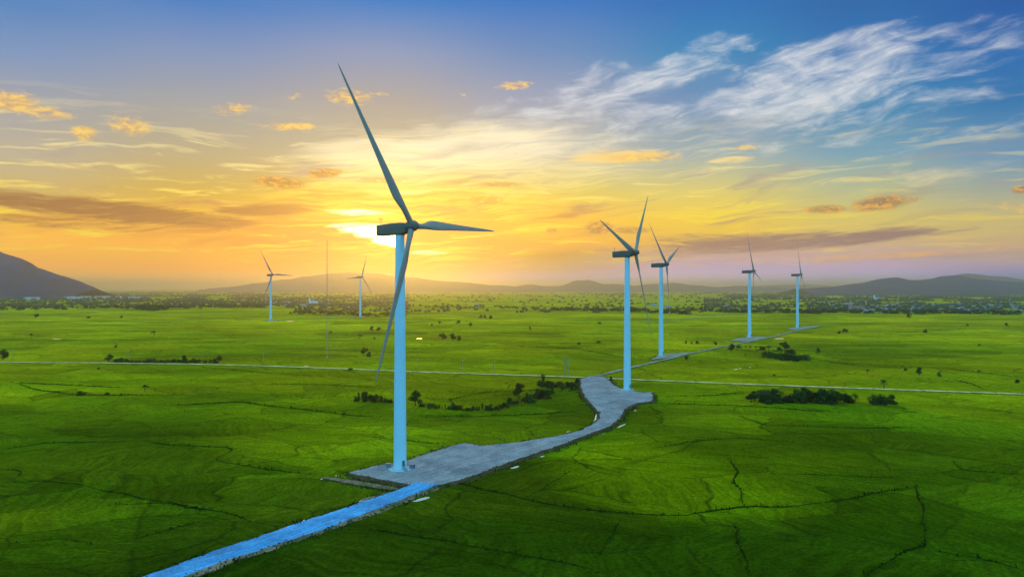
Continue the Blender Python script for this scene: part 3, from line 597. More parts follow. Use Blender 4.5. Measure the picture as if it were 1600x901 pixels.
# ------------------------------------------------------------------ wind turbines
TILT = R(6.6); YAW = R(90 - 118.4)
def turbine_proto():
    root = bpy.data.objects.new('wind_turbine', None); COL.objects.link(root)
    HT = 91.6
    t = MB(); prof = []
    for i in range(25):
        u = i / 24; prof.append((2.5 - 0.75 * u ** 1.05, 0.45 + (HT - 0.45) * u))
    t.lathe(prof, 40); tower = t.build('tower', M['tower'], root, smooth=True); smooth_by_angle(tower)
    ks = []
    for hgt in (22.5, 45.5, 68.5):
        fl = MB(); rr = 2.5 - 0.75 * (hgt / HT) ** 1.05; fl.lathe([(rr + .003, hgt - .1), (rr + .035, hgt - .08), (rr + .035, hgt + .08), (rr + .001, hgt + .1)], 40)
        ks.append(fl.build('section_flange', M['tower'], tower))
    d = MB(); d.box((0.0, -2.52, 2.6), (1.0, .18, 2.2)); ks.append(d.build('door', M['nacelle'], tower, rot=(0, 0, R(70))))
    st = MB()
    for q in range(6): st.box((0, -3.0 - .28 * q, 1.35 - .22 * q), (1.1, .3, .06))
    for sx_ in (-.58, .58): st.tube([(sx_, -2.6, 2.4), (sx_, -4.5, 1.0)], .04, 5); st.tube([(sx_, -4.5, 0.1), (sx_, -4.5, 1.0)], .04, 5); st.tube([(sx_, -2.75, 0.1), (sx_, -2.75, 2.4)], .04, 5)
    ks.append(st.build('door_stair', M['steel'], tower, rot=(0, 0, R(70))))
    KIDS[tower.name] = ks
    f = MB(); f.lathe([(4.4, -.4), (4.4, .12), (4.2, .2), (2.95, .24), (2.95, .4), (2.75, .52), (2.6, .52)], 40)
    found = f.build('foundation', M['concrete'], root); smooth_by_angle(found, 25)
    # nacelle, box section along +X
    nb = MB()
    def sec(xx, w, h0, h1, r=.45):
        out = []
        for (cx, cz, a0) in ((w / 2 - r, h1 - r, 0), (-w / 2 + r, h1 - r, 90), (-w / 2 + r, h0 + r, 180), (w / 2 - r, h0 + r, 270)):
            for q in range(5):
                t2 = R(a0 + q * 22.5); out.append(Vector((xx, cx + r * math.cos(t2), cz + r * math.sin(t2))))
        return out
    nb.rings([sec(-10.3, 3.3, -1.75, 1.9), sec(-10.15, 3.7, -1.95, 2.15), sec(-4, 4.1, -2.15, 2.25), sec(1.5, 4.1, -2.15, 2.2), sec(3.3, 3.7, -1.95, 1.95), sec(3.7, 3.2, -1.6, 1.6)])
    nac = nb.build('nacelle', M['nacelle'], root, loc=(0, 0, 93.75), rot=(0, -R(2.5), 0)); smooth_by_angle(nac, 30)
    nk = []
    for yy in (-.9, .9):
        a = MB(); a.tube([(-9.2 - .3 * yy, yy, 2.1), (-9.2 - .3 * yy, yy, 4.6)], .06, 5); a.box((-9.2 - .3 * yy, yy, 4.5), (.7, .12, .12)); a.lathe([(.01, 4.6), (.2, 4.7), (.2, 4.85), (.01, 4.95)], 8, c=(-9.2 - .3 * yy, yy, 0))
        nk.append(a.build('wind_sensor', M['darkmetal'], nac))
    v = MB()
    for q in range(7): v.box((-10.32, 0, -1.1 + q * .38), (.08, 2.5, .14))
    nk.append(v.build('rear_vent', M['darkmetal'], nac))
    hb = MB(); hb.box((-3.5, 0, 2.34), (3.0, 1.6, .14)); nk.append(hb.build('roof_hatch', M['nacelle'], nac))
    KIDS[nac.name] = nk
    HUB = Vector((5.9 * math.cos(TILT), 0, 93.9 + 5.9 * math.sin(TILT)))
    y_ = MB(); y_.lathe([(1.75, 91.2), (1.95, 91.4), (1.95, 91.75), (1.7, 91.8)], 32); yaw = y_.build('yaw_ring', M['nacelle'], root)
    h = MB(); h.lathe([(1.5, -2.35), (1.95, -2.2), (2.15, -1.2), (2.2, 0), (2.1, .9), (1.8, 1.7), (1.2, 2.4), (.5, 2.8), (.04, 2.9)], 32, axis='X')
    hub = h.build('rotor_hub', M['nacelle'], root, smooth=True, loc=HUB, rot=(0, -TILT, 0))
    # blade along +Z, trailing edge towards -Y
    bl = MB(); rr = []
    def chord(u):
        K = [(0, 2.2), (.03, 2.2), (.08, 2.7), (.14, 3.9), (.20, 4.55), (.26, 4.4), (.4, 3.45), (.6, 2.45), (.8, 1.6), (.93, 1.0), (.98, .6), (1, .12)]
        for (a, ca), (b2, cb2) in zip(K, K[1:]):
            if a <= u <= b2: return ca + (cb2 - ca) * (u - a) / (b2 - a)
    NS = 44; L = 65.0
    for i in range(NS + 1):
        u = (i / NS) ** 1.15; c = chord(u) * (1 if u < .08 else .9)
        th = max(.16, 1.0 - 4.3 * max(0, u - .025)) if u < .2 else .25 - .1 * (u - .2) / .8
        th = max(th, .15); blend = min(1, max(0, (u - .03) / .16)); blend = blend * blend * (3 - 2 * blend)
        tw = R(13) * (1 - u) ** 2.2 + R(3)
        ring = []
        for j in range(24):
            t = 2 * math.pi * j / 24
            cyx, cyy = 1.1 * math.cos(t), 1.1 * math.sin(t)
            xx = (1 - math.cos(t)) / 2                       # 0 at leading edge
            yt = 5 * .9 * (.2969 * math.sqrt(xx) - .126 * xx - .3516 * xx ** 2 + .2843 * xx ** 3 - .1036 * xx ** 4) * th * c * (1 if math.sin(t) >= 0 else -0.7)
            ax, ay = (.30 - xx) * c, yt
            px_, py_ = cyx + (ax - cyx) * blend, cyy + (ay - cyy) * blend
            yq = px_ * math.cos(tw) - py_ * math.sin(tw); xq = px_ * math.sin(tw) + py_ * math.cos(tw)
            ring.append(Vector((-xq if False else xq, yq, 1.6 + (L - 1.6) * u)))
        rr.append(ring)
    bl.rings(rr); bme = bl.mesh('blade', M['blade'], True)
    blades = [obj('blade', bme, root, HUB) for _ in range(3)]
    KIDS[root.name] = [tower, found, nac, yaw, hub] + blades
    return root
TURB = [ # px, distance, ground z, hub height, rotor radius, phase, label
 (625.0, 268.5, 1.0, 94.0, 64.3, 57.7, 'tallest white wind turbine, in front of the setting sun beside the blue road'),
 (980.0, 479.0, 1.0, 93.9, 65, 15.5, 'white wind turbine on the gravel pad where the road meets the pale lane'),
 (1033.0, 727.0, .55, 94.5, 62, 40.4, 'white wind turbine on its own pad along the far gravel track, nearest the lane crossing'),
 (1171.0, 1005.0, .55, 94.3, 65, 72.5, 'white wind turbine standing halfway along the far gravel track, above the clump of dark trees'),
 (1246.0, 1251.0, .55, 94.4, 61, 92.5, 'small white wind turbine at the far end of the gravel track before the blue hills'),
 (423.0, 1535.0, .55, 99.8, 62, 61.5, 'distant wind turbine to the left of the thin guyed mast, one blade pointing right'),
 (563.0, 1751.0, .55, 98.8, 61, 114.6, 'distant wind turbine to the right of the thin guyed mast, one blade pointing left')]
proto = turbine_proto()
for i, (px, dist, gz, hh, rad, ph, lab) in enumerate(TURB):
    o = proto if i == 0 else copy_tree(proto)
    sc = 1.0 if i < 5 else 1.0
    s_all = (hh - gz) / 92.7 if i > 4 else 1.0
    o.location = ((px - 800) / F * dist, dist, gz); o.rotation_euler = (0, 0, YAW)
    tag(o, lab, 'wind turbine', 'white wind turbines standing in the green fields')
    KK = kids(o); bls = [c for c in KK if c.name.split('.')[0] == 'blade']
    if i == 0: PARTS0 = {c.name.split('.')[0]: c.location.z for c in KK}
    for q, b_ in enumerate(bls):
        b_.rotation_euler = (R(90 - ph - 120 * q), -TILT, 0); b_.scale = (1, 1, rad / 65.0)
    dz = 0 if i == 0 else hh - gz - 92.7          # taller towers stretch, the head rides on top
    for c in KK:
        nm = c.name.split('.')[0]
        if nm == 'tower' and i > 0: c.scale = (1, 1, (91.6 + dz) / 91.6)
        elif nm != 'foundation' and i > 0: c.location.z += dz
# the first turbine keeps its hub at the measured height
for c in kids(proto):
    nm = c.name.split('.')[0]
    if nm == 'tower': c.scale = (1, 1, (91.6 - .6) / 91.6)
    elif nm != 'foundation': c.location.z -= .6

# cabinets at the foot of the first tower
def cabinet(loc, rz, label):
    root = bpy.data.objects.new('electrical_cabinet', None); COL.objects.link(root); root.location = loc; root.rotation_euler = (0, 0, rz)
    b_ = MB(); b_.box((0, 0, .95), (1.9, 1.2, 1.5)); b_.build('cabinet_body', M['darkmetal'], root)
    r_ = MB(); r_.box((0, 0, 1.755), (2.1, 1.4, .1)); r_.build('cabinet_roof', M['steel'], root)
    p_ = MB(); p_.box((0, 0, .09), (2.3, 1.6, .2)); p_.build('plinth', M['concrete'], root)
    d_ = MB(); d_.box((-.47, -.62, .95), (.85, .04, 1.3)); d_.box((.47, -.62, .95), (.85, .04, 1.3)); d_.build('cabinet_door', M['steel'], root)
    tag(root, label, 'cabinet', 'cabinets at the foot of the nearest tower')
T0 = proto.location
cabinet((T0.x - 4.8, T0.y + 1.5, 1.0), R(12), 'dark electrical cabinet left of the foot of the nearest turbine tower')
cabinet((T0.x + 4.7, T0.y + .4, 1.0), R(-20), 'dark electrical cabinet right of the foot of the nearest turbine tower')

# ------------------------------------------------------------------ guyed mast
def mast():
    b0 = unproj(511, 558); root = bpy.data.objects.new('guyed_mast', None); COL.objects.link(root); root.location = b0
    tag(root, 'thin lattice measuring mast held by guy wires left of the largest turbine', 'mast')
    H = 121.0; w = .55; m_ = MB()
    cs = [Vector((w * math.cos(R(a)), w * math.sin(R(a)), 0)) for a in (90, 210, 330)]
    for c in cs: m_.tube([c, c + Vector((0, 0, H))], .07, 5)
    nb = 60
    for i in range(nb):
        z0, z1 = H * i / nb, H * (i + 1) / nb
        for q in range(3):
            a, b2 = cs[q], cs[(q + 1) % 3]
            m_.tube([a + Vector((0, 0, z0)), b2 + Vector((0, 0, z1))], .035, 4); m_.tube([a + Vector((0, 0, z1)), b2 + Vector((0, 0, z1))], .035, 4)
    m_.build('lattice_mast', M['steel'], root)
    p_ = MB(); p_.box((0, 0, .15), (2, 2, .4)); p_.build('footing', M['concrete'], root)
    for q, a in enumerate((60, 180, 300)):
        for hh in (30, 60, 90, 117):
            g_ = MB(); rr = 34 if hh < 70 else 62
            g_.tube([(rr * math.cos(R(a)), rr * math.sin(R(a)), 0), (.4 * math.cos(R(a)), .4 * math.sin(R(a)), hh)], .018, 4); g_.build('guy_wire', M['steel'], root)
    for hh in (60, 100, 119):
        s_ = MB(); s_.tube([(0, 0, hh), (3.0, .6, hh)], .05, 4); s_.lathe([(.02, hh), (.16, hh + .1), (.16, hh + .35), (.02, hh + .45)], 8, c=(3.0, .6, 0)); s_.build('sensor_boom', M['steel'], root)
mast()

# ------------------------------------------------------------------ utility poles
def pole_proto():
    root = bpy.data.objects.new('utility_pole', None); COL.objects.link(root)
    p_ = MB(); p_.tube([(0, 0, -.3), (0, 0, 11)], [.17, .11], 6); ks = [p_.build('post', M['pole'], root, smooth=True)]
    c_ = MB(); c_.box((0, 0, 10.3), (2.2, .14, .16)); ks.append(c_.build('crossarm', M['steel'], root))
    for xx in (-.95, 0, .95):
        i_ = MB(); i_.lathe([(.03, 10.38 if xx else 11.0), (.1, 10.5 if xx else 11.1), (.07, 10.62 if xx else 11.25), (.02, 10.7 if xx else 11.3)], 8, c=(xx, 0, 0)); ks.append(i_.build('insulator', M['white'], root))
    KIDS[root.name] = ks; return root
PP = pole_proto()
POLES = [((20,563.5),'slim utility pole beside the pale lane near the dark tree at the left edge'),((200,566),'slim utility pole in the low hedge beside the pale lane, left of its middle'),((315,567.5),'slim utility pole beside the pale lane between two round dark trees'),
 ((412,571),'slim utility pole alone beside the pale lane, left of the guyed mast'),((652,580.5),'slim utility pole beside the pale lane just right of the big turbine tower'),((723,583),'slim utility pole beside the pale lane, left of the pair near the centre'),((773,585),'slim utility pole beside the pale lane right of the centre of the field')]
for i, (pq, lab) in enumerate(POLES):
    o = PP if i == 0 else copy_tree(PP)
    p = unproj(*pq); o.location = p; o.rotation_euler = (0, 0, R(80 + rnd.uniform(-6, 6)))
    tag(o, lab, 'utility pole', 'utility poles along the pale lane')
hp = bpy.data.objects.new('power_pylon', None); COL.objects.link(hp); hp.location = unproj(886, 589)
tag(hp, 'two-legged power pole standing at the lane behind the pad trees', 'power pole')
for xx in (-1.7, 1.7):
    a = MB(); a.tube([(xx, 0, -.3), (xx, 0, 16)], [.28, .18], 8); a.build('post', M['pole'], hp)
a = MB(); a.box((0, .3, 14.6), (6.4, .2, .25)); a.build('crossarm', M['steel'], hp)
a = MB(); a.tube([(-1.7, -.2, 8), (1.7, -.2, 14)], .09, 5); a.tube([(1.7, .2, 8), (-1.7, .2, 14)], .09, 5); a.build('brace', M['steel'], hp)

# ------------------------------------------------------------------ trees
def crown_mesh(seed, kind):
    r = random.Random(seed); m_ = MB(); lobes = []
    if kind == 'broad':
        for _ in range(r.randint(9, 13)):
            a = r.uniform(0, 6.28); d = r.uniform(0, 3.3); lobes.append((Vector((d * math.cos(a), d * math.sin(a), r.uniform(3.2, 8.2) - d * .35)), Vector((r.uniform(1.3, 2.3), r.uniform(1.3, 2.3), r.uniform(1.0, 1.7)))))
        n_, ls = 1100, .34
    elif kind == 'umbrella':
        for _ in range(12):
            a = r.uniform(0, 6.28); d = r.uniform(0, 4.3); lobes.append((Vector((d * math.cos(a), d * math.sin(a), 8.0 - d * .3 + r.uniform(-.6, .6))), Vector((r.uniform(1.2, 2), r.uniform(1.2, 2), r.uniform(.6, 1.0)))))
        n_, ls = 900, .32
    elif kind == 'tall':
        for i in range(9):
            zz = 2.5 + i * .85; d = r.uniform(0, 1.0); a = r.uniform(0, 6.28); lobes.append((Vector((d * math.cos(a), d * math.sin(a), zz)), Vector((1.3, 1.3, 1.1)) * r.uniform(.7, 1.15)))
        n_, ls = 700, .3
    else:   # bush
        for _ in range(10):
            a = r.uniform(0, 6.28); d = r.uniform(0, 5.0); lobes.append((Vector((d * math.cos(a), d * math.sin(a), r.uniform(1.6, 6.6) - d * .45)), Vector((r.uniform(1.6, 2.8), r.uniform(1.6, 2.8), r.uniform(1.6, 2.6)))))
        n_, ls = 900, .42
    for _ in range(n_):
        c, s = r.choice(lobes)
        v = Vector((r.gauss(0, 1), r.gauss(0, 1), r.gauss(0, 1))).normalized()
        q = r.uniform(.55, 1.08) if r.random() < .8 else r.uniform(.1, .6)
        p = c + Vector((v.x * s.x, v.y * s.y, v.z * s.z)) * q
        if p.z < .15: p.z = r.uniform(.1, .8)
        t1 = Vector((r.gauss(0, 1), r.gauss(0, 1), r.gauss(0, 1))).normalized(); t2 = t1.orthogonal().normalized(); sz = ls * r.uniform(.6, 1.5)
        m_.add([p - t1 * sz - t2 * sz * .4, p + t2 * sz * .7, p + t1 * sz, p - t2 * sz * .7 + v * sz * .3], [(0, 1, 2, 3)])
    return m_.mesh('crown', M['leaf2'] if seed % 3 == 0 else M['leaf']), lobes
def trunk_mesh(seed, lobes, kind):
    r = random.Random(seed + 99); m_ = MB(); hb = 2.2 if kind == 'bush' else 4.0
    m_.tube([(0, 0, -.3), (r.uniform(-.1, .1), .05, hb * .5), (r.uniform(-.3, .3), r.uniform(-.2, .2), hb)], [.32, .25, .18], 7)
    for c, s in lobes[:6]: m_.tube([(0, 0, hb * .6), tuple(c * .5 + Vector((0, 0, hb * .4))), tuple(c)], [.16, .1, .04], 5)
    return m_.mesh('trunk', M['bark'])
PROTO = {}
for kind, cnt in (('broad', 6), ('umbrella', 2), ('tall', 3), ('bush', 5)):
    PROTO[kind] = []
    for i in range(cnt):
        cm, lb = crown_mesh(100 + i * 7 + len(kind) * 31, kind); zs_ = max(v.co.z for v in cm.vertices)
        PROTO[kind].append((cm, trunk_mesh(i * 13 + len(kind), lb, kind), zs_))
def tree(px, py, hpx, kind, label, group=None, cat='tree', wide=1.0, name='tree', parts=True):
    p = unproj(px, py); h = hpx * p.y / F
    cm, tm, zt = rnd.choice(PROTO[kind]); s = h / zt
    root = bpy.data.objects.new(name, None if parts else cm); COL.objects.link(root)
    root.location = p; root.scale = (s * wide, s * wide, s); root.rotation_euler = (0, 0, rnd.uniform(0, 6.28))
    tag(root, label, cat, group)
    if parts: obj('crown', cm, root); obj('trunk', tm, root)
    return root
def palm(px, py, hpx, label):
    p = unproj(px, py); h = hpx * p.y / F
    root = bpy.data.objects.new('palm_tree', None); COL.objects.link(root); root.location = p; tag(root, label, 'palm tree')
    t = MB(); t.tube([(0, 0, -.2), (.2, 0, h * .4), (.1, .1, h * .8)], [.32, .24, .2], 8); t.build('trunk', M['bark'], root)
    c = MB(); r = random.Random(3)
    for i in range(26):
        a = r.uniform(0, 6.28); up = r.uniform(-.5, 1.0); L = h * .30; prevp = None
        for q in range(7):
            u = q / 6; pp = Vector((math.cos(a) * L * u, math.sin(a) * L * u, h * .8 + up * L * u - .55 * L * u * u * 1.5))
            if prevp is not None:
                sd_ = Vector((-math.sin(a), math.cos(a), 0)) * .55 * (1.1 - u)
                c.add([prevp, prevp + sd_ - Vector((0, 0, .3)), pp + sd_ * .8 - Vector((0, 0, .3)), pp], [(0, 1, 2, 3)]); c.add([prevp, prevp - sd_ - Vector((0, 0, .3)), pp - sd_ * .8 - Vector((0, 0, .3)), pp], [(0, 1, 2, 3)])
            prevp = pp
    c.build('crown', M['leaf'], root)
LONE = [(649,634,26,'broad',1.0,'large round dark tree just right of the biggest turbine tower, ending the hedge'),(811,623,26,'broad',1.05,'largest dark round tree in the hedge left of the road pad'),
 (848,601,17,'tall',1.3,'slender tall tree behind the hedge, left of the two-legged power pole'),(856,611,13,'broad',1.1,'round dark tree beside the power pole, left of the road pad'),(878,611,15,'tall',1.6,'upright dark tree under the two-legged power pole'),
 (893,611,8,'bush',1.0,'low dark bush at the left edge of the second turbine pad'),(902,602,12,'broad',.9,'small round tree at the corner where lane and second pad meet'),(955,596,9,'broad',.9,'small dark tree on the right side of the second pad, by the lane'),
 (226,612,11,'umbrella',1.0,'flat-topped lone tree above the ditch in the left field'),(127,617.5,8,'bush',1.1,'low wide bush on the ditch bank of the left field'),(168,617,5,'bush',.9,'small bush on the ditch bank between the wide bush and flat-topped tree'),(190,618,4,'bush',1.0,'smallest bush on the ditch bank, just left of the flat-topped tree'),
 (5,562,17,'broad',1.2,'big dark tree cut by the left edge, beside the pale lane'),(170,565.5,13,'broad',1.1,'round dark tree at the left end of the low lane hedge'),(288,566.5,12,'broad',1.0,'round dark tree within the right part of the low lane hedge'),(342,567.5,13,'broad',1.1,'round dark tree at the right end of the low lane hedge'),
 (569,556.5,14,'broad',.9,'upright dark tree standing in the field left of the big turbine tower'),(577,557,8,'bush',1.0,'low bush touching the upright tree left of the big turbine tower'),
 (692,533,13,'broad',1.0,'left tree of the three-tree clump right of the big turbine'),(707,533,13,'broad',1.2,'middle and widest tree of the three-tree clump right of the big turbine'),(718,533.5,10,'broad',1.0,'right and lowest tree of the three-tree clump right of the big turbine'),
 (581,517.5,9,'broad',1.0,'round tree left of the big tower, left of a close pair'),(592,518.5,8,'broad',1.0,'round tree left of the big tower, right of a close pair'),(562,531,9,'umbrella',1.0,'loose tree in the field under the right distant turbine'),(585,530,4,'bush',1.0,'tiny bush right of the loose tree under the distant turbine'),(517,525,8,'umbrella',.9,'loose spreading tree just right of the guyed mast'),
 (687,507,6,'broad',1.2,'small spreading tree, left of a row of three right of the big tower'),(716,507.5,8,'broad',1.0,'small round tree in the middle of a row of three'),(735,511.5,8,'broad',1.1,'small round tree at the right of a row of three'),(675,509,4,'bush',.8,'tiny bush left of the row of three small trees'),
 (751,499,8,'broad',.9,'leftmost tree of a tight far clump right of the big turbine'),(758,499,8,'broad',.9,'middle tree of a tight far clump right of the big turbine'),(766,499.5,7,'broad',1.2,'rightmost tree of a tight far clump right of the big turbine'),
 (828,516,7,'tall',1.8,'lone small upright tree in the open middle field'),(937,506.5,4,'bush',1.0,'tiny lone tree left of the second turbine tower'),(905,538,4,'bush',1.2,'faint low bush in the middle field'),(935,536,4,'bush',1.2,'faint low bush close to the second turbine tower'),
 (1072,538,6,'broad',.9,'left of three small trees right of the third turbine'),(1081,538,5,'broad',.9,'smallest of three small trees right of the third turbine'),(1089.5,539,7,'broad',.9,'right of three small trees right of the third turbine'),(1118,540.5,7,'broad',1.0,'small tree just above the far gravel track'),
 (1142.5,550,14,'broad',.9,'dark tree standing right beside the far gravel track'),(1072,563,8,'broad',1.0,'small dark tree below the far gravel track by the third turbine'),(1278.5,553,10,'broad',.9,'lone dark tree right of the oval thicket'),
 (1226,549,16,'broad',1.0,'tallest tree of the thicket below the far turbines'),(1234,553,9,'bush',1.0,'bush at the right foot of the tallest thicket tree'),
 (1420,497.5,8,'broad',1.2,'lone dark tree just before the village on the right'),(1320,521,8,'broad',1.1,'lone dark tree right of the farthest turbine'),(1311,521,5,'bush',1.0,'small bush left of the lone tree right of the farthest turbine'),(1447,519.5,6,'bush',1.0,'low bush alone in the right field before the village'),
 (1436,587,14,'broad',.85,'tall round dark tree in the right field above the pale lane'),(1467,588,7,'bush',1.0,'small bush right of the tall round tree in the right field'),(1355,584,7,'umbrella',.9,'small spreading tree left of the tall round tree in the right field'),(1415,579,5,'bush',1.0,'tiny bush just left of the tall round tree in the right field'),
 (1529,584,6,'umbrella',1.2,'small spreading tree far right above the pale lane'),(1590,598,6,'bush',1.0,'small bush at the right edge above the pale lane'),(1573,510.5,7,'broad',1.0,'lone tree at the far right before the village'),(1511,509.5,4,'bush',1.0,'tiny bush before the village, left of the lone far right tree'),
 (56,497.5,8,'broad',1.1,'lone tree before the left hill, nearest the left edge'),(49,528,7,'umbrella',1.0,'lone spreading tree in the far left field'),(241,525,8,'umbrella',1.1,'lone spreading tree in the middle of the left field'),(190,497.5,5,'broad',1.0,'small lone tree in the far left field, right of two others'),(138,497.5,4,'bush',1.0,'tiny lone tree in the far left field between two others'),
 (180,543,4,'bush',.8,'tiny bush in the left field above the lane hedge'),(154,577,3,'bush',1.0,'tiny tuft bush above the lane at the left'),(548,578,4,'bush',1.3,'small low bush on the pale lane left of the big tower'),(940,799,5,'bush',1.6,'low scrub bush on the curved ditch bank in the near right field'),(363,703,3,'bush',1.0,'small scrub tuft at the bend of the left ditch'),(568,756,3,'bush',1.0,'scrub tuft on the dirt shelf beside the near gravel pad'),
 (1210,587,3,'bush',1.2,'tiny bush above the lane right of the second turbine'),(1530,540,3,'bush',1.2,'tiny bush in the far right field')]
for (px, py, h, kind, wd, lab) in LONE:
    tree(px, py, h, kind, lab, 'trees and bushes standing in the fields', 'bush' if kind == 'bush' else 'tree', wd, 'bush' if kind == 'bush' else 'tree')
palm(1381, 607, 16, 'slender palm beside the pale lane above the right hedge')
def row(pl, step, h, kind, label, group, cat, hv=.35, jy=1.0, wide=1.0, parts=True):
    pts = []
    for (a, b2) in zip(pl, pl[1:]):
        d = math.hypot(b2[0] - a[0], b2[1] - a[1]); k2 = max(1, int(d / step))
        for i in range(k2): pts.append((a[0] + (b2[0] - a[0]) * i / k2, a[1] + (b2[1] - a[1]) * i / k2))
    for (px, py) in pts:
        kd = rnd.choice(kind) if isinstance(kind, (list, tuple)) else kind
        tree(px + rnd.uniform(-.3, .3) * step, py + rnd.uniform(-jy, jy), h * rnd.uniform(1 - hv, 1 + hv), kd, label, group, cat, wide * rnd.uniform(.85, 1.2), 'bush' if cat == 'bush' else 'tree', parts)
row([(555,627),(600,629)], 5.5, 14, ['tall', 'bush'], 'small dark hedge tree left of the biggest turbine tower', 'hedge left of the biggest tower', 'tree', .35)
row([(590,628),(622,629)], 5, 6, 'bush', 'very low bush at the foot of the biggest turbine tower row', 'low bushes reaching the biggest tower', 'bush', .3)
row([(656,636),(700,640),(740,642),(786,640)], 4.2, 8.5, ['bush', 'tall'], 'small bush in the curved low hedge right of the biggest tower', 'curved low hedge right of the biggest tower', 'bush', .35, .8)
row([(784,640),(803,634),(835,626),(868,615)], 3.6, 13, ['bush', 'broad', 'tall'], 'dark tree in the taller end of the curved hedge by the pad', 'taller end of the curved hedge', 'tree', .4, 1.5)
row([(845,603),(900,606)], 5, 7.5, 'bush', 'small scrub bush between the curved hedge and the lane', 'scrub between hedge and lane', 'bush', .4, 2)
row([(1174,628),(1230,629),(1280,629),(1340,630)], 7, 19, ['broad', 'bush'], 'dark bushy tree in the long hedge of the right field', 'long dark hedge in the right field', 'tree', .28, 1.2, 1.15)
row([(1362,631),(1400,630)], 9, 13, 'bush', 'dark bush in the short hedge right of the long one', 'short dark hedge in the right field', 'bush', .3, .8)
row([(180,566),(345,567)], 5.5, 5.5, 'bush', 'low bush in the hedge along the pale lane on the left', 'low hedge along the lane', 'bush', .35, .7)
row([(1146,545),(1180,546),(1222,551)], 7, 6, ['bush', 'umbrella'], 'low bush in the loose hedge left of the thicket tree', 'loose hedge by the thicket', 'bush', .4, 1.2)
row([(1198,557),(1225,562),(1258,563)], 4, 9, 'bush', 'low bush of the oval thicket below the far turbines', 'oval thicket', 'bush', .25, 1.6)
row([(1205,556),(1245,557)], 7, 6, 'bush', 'low bush of the oval thicket below the far turbines', 'oval thicket', 'bush', .25, 1.0)
# far rows, only a few pixels high: crowns alone
def far(pl, step, h, label, group, **kw): row(pl, step, h, ['broad', 'bush'], label, group, 'tree', parts=False, wide=1.5, **kw)
far([(218,485),(258,485.5)], 5, 8, 'tree in the dark grove at the far edge of the left field', 'dark grove at the edge of the left field')
far([(455,491),(500,492.5),(560,493.5)], 6, 7, 'distant tree in the grove behind the left distant turbine and mast', 'groves behind the mast')
far([(560,493.5),(640,494)], 6.5, 5.5, 'distant tree in the row behind the right distant turbine', 'row behind the right distant turbine')
far([(645,480),(700,481),(800,482),(860,484)], 9, 4, 'distant tree in the thin line across the middle plain', 'thin tree line across the middle plain')
far([(860,484),(930,486),(980,487.5)], 6, 5, 'distant tree in the line left of the second turbine tower', 'tree line left of the second tower')
far([(985,486),(1020,490),(1075,491)], 6, 7, 'distant tree in the line between second and third towers', 'tree line around the third tower')
far([(1080,486),(1115,487),(1165,488),(1240,489)], 7, 5.5, 'distant tree in the line either side of the fourth tower', 'tree line around the fourth tower')
far([(1250,489),(1330,489),(1420,490),(1510,490),(1600,492)], 8, 6, 'distant tree along the near edge of the right village', 'near edge of the right village')
far([(0,484),(100,483),(220,482),(330,481),(420,481)], 10, 5, 'distant tree along the far edge of the left field', 'far edge of the left field')

# ------------------------------------------------------------------ far woods, one mass
w = MB(); r2 = random.Random(21)
def bump_tree(p, sx, sz):
    a0 = r2.uniform(0, 6.28); rings_ = []
    for q, (rr, hh) in enumerate(((.8, 0), (1.0, .35), (.75, .75), (.2, 1.0))):
        rings_.append([Vector((p.x + sx * rr * r2.uniform(.7, 1.25) * math.cos(a0 + j * 1.2566), p.y + sx * rr * r2.uniform(.7, 1.25) * math.sin(a0 + j * 1.2566), sz * hh * r2.uniform(.85, 1.15))) for j in range(5)])
    w.rings(rings_)
def dens(px, py):
    d = 0.0
    if px < 460: d = 1.0 if 458 < py < 481 else (.7 if py <= 458 else 0)
    elif px < 640: d = .75 if 456 < py < 480 else .2
    elif px < 900: d = .10 if py < 474 else .05
    elif px < 1100: d = .30 if py < 464 else .10
    elif px < 1260: d = .9 if py < 472 else .28
    else: d = 1.0 if py < 486 else .2
    return d
cnt = 0
while cnt < 12000:
    px = r2.uniform(-120, 1720); py = 453.6 + (488.5 - 453.6) * r2.random() ** 1.15
    cl = mnoise.noise(Vector((px * .022, py * .42, 2.2))) + .4 * mnoise.noise(Vector((px * .07, py * 1.1, 5.2)))
    if r2.random() > dens(px, py) * (0.62 + 1.9 * cl): continue
    p = unproj(px, py); s = min(2.6, max(1.0, p.y / 3500))
    if p.y > 22000: continue
    bump_tree(p, r2.uniform(3.5, 9.0) * s, r2.uniform(4, 8.5) * min(1.4, s)); cnt += 1
tag(w.build('far_woodland', M['wood']), 'hazy belt of far woods and orchards along the foot of the hills', 'woods', kind='stuff')

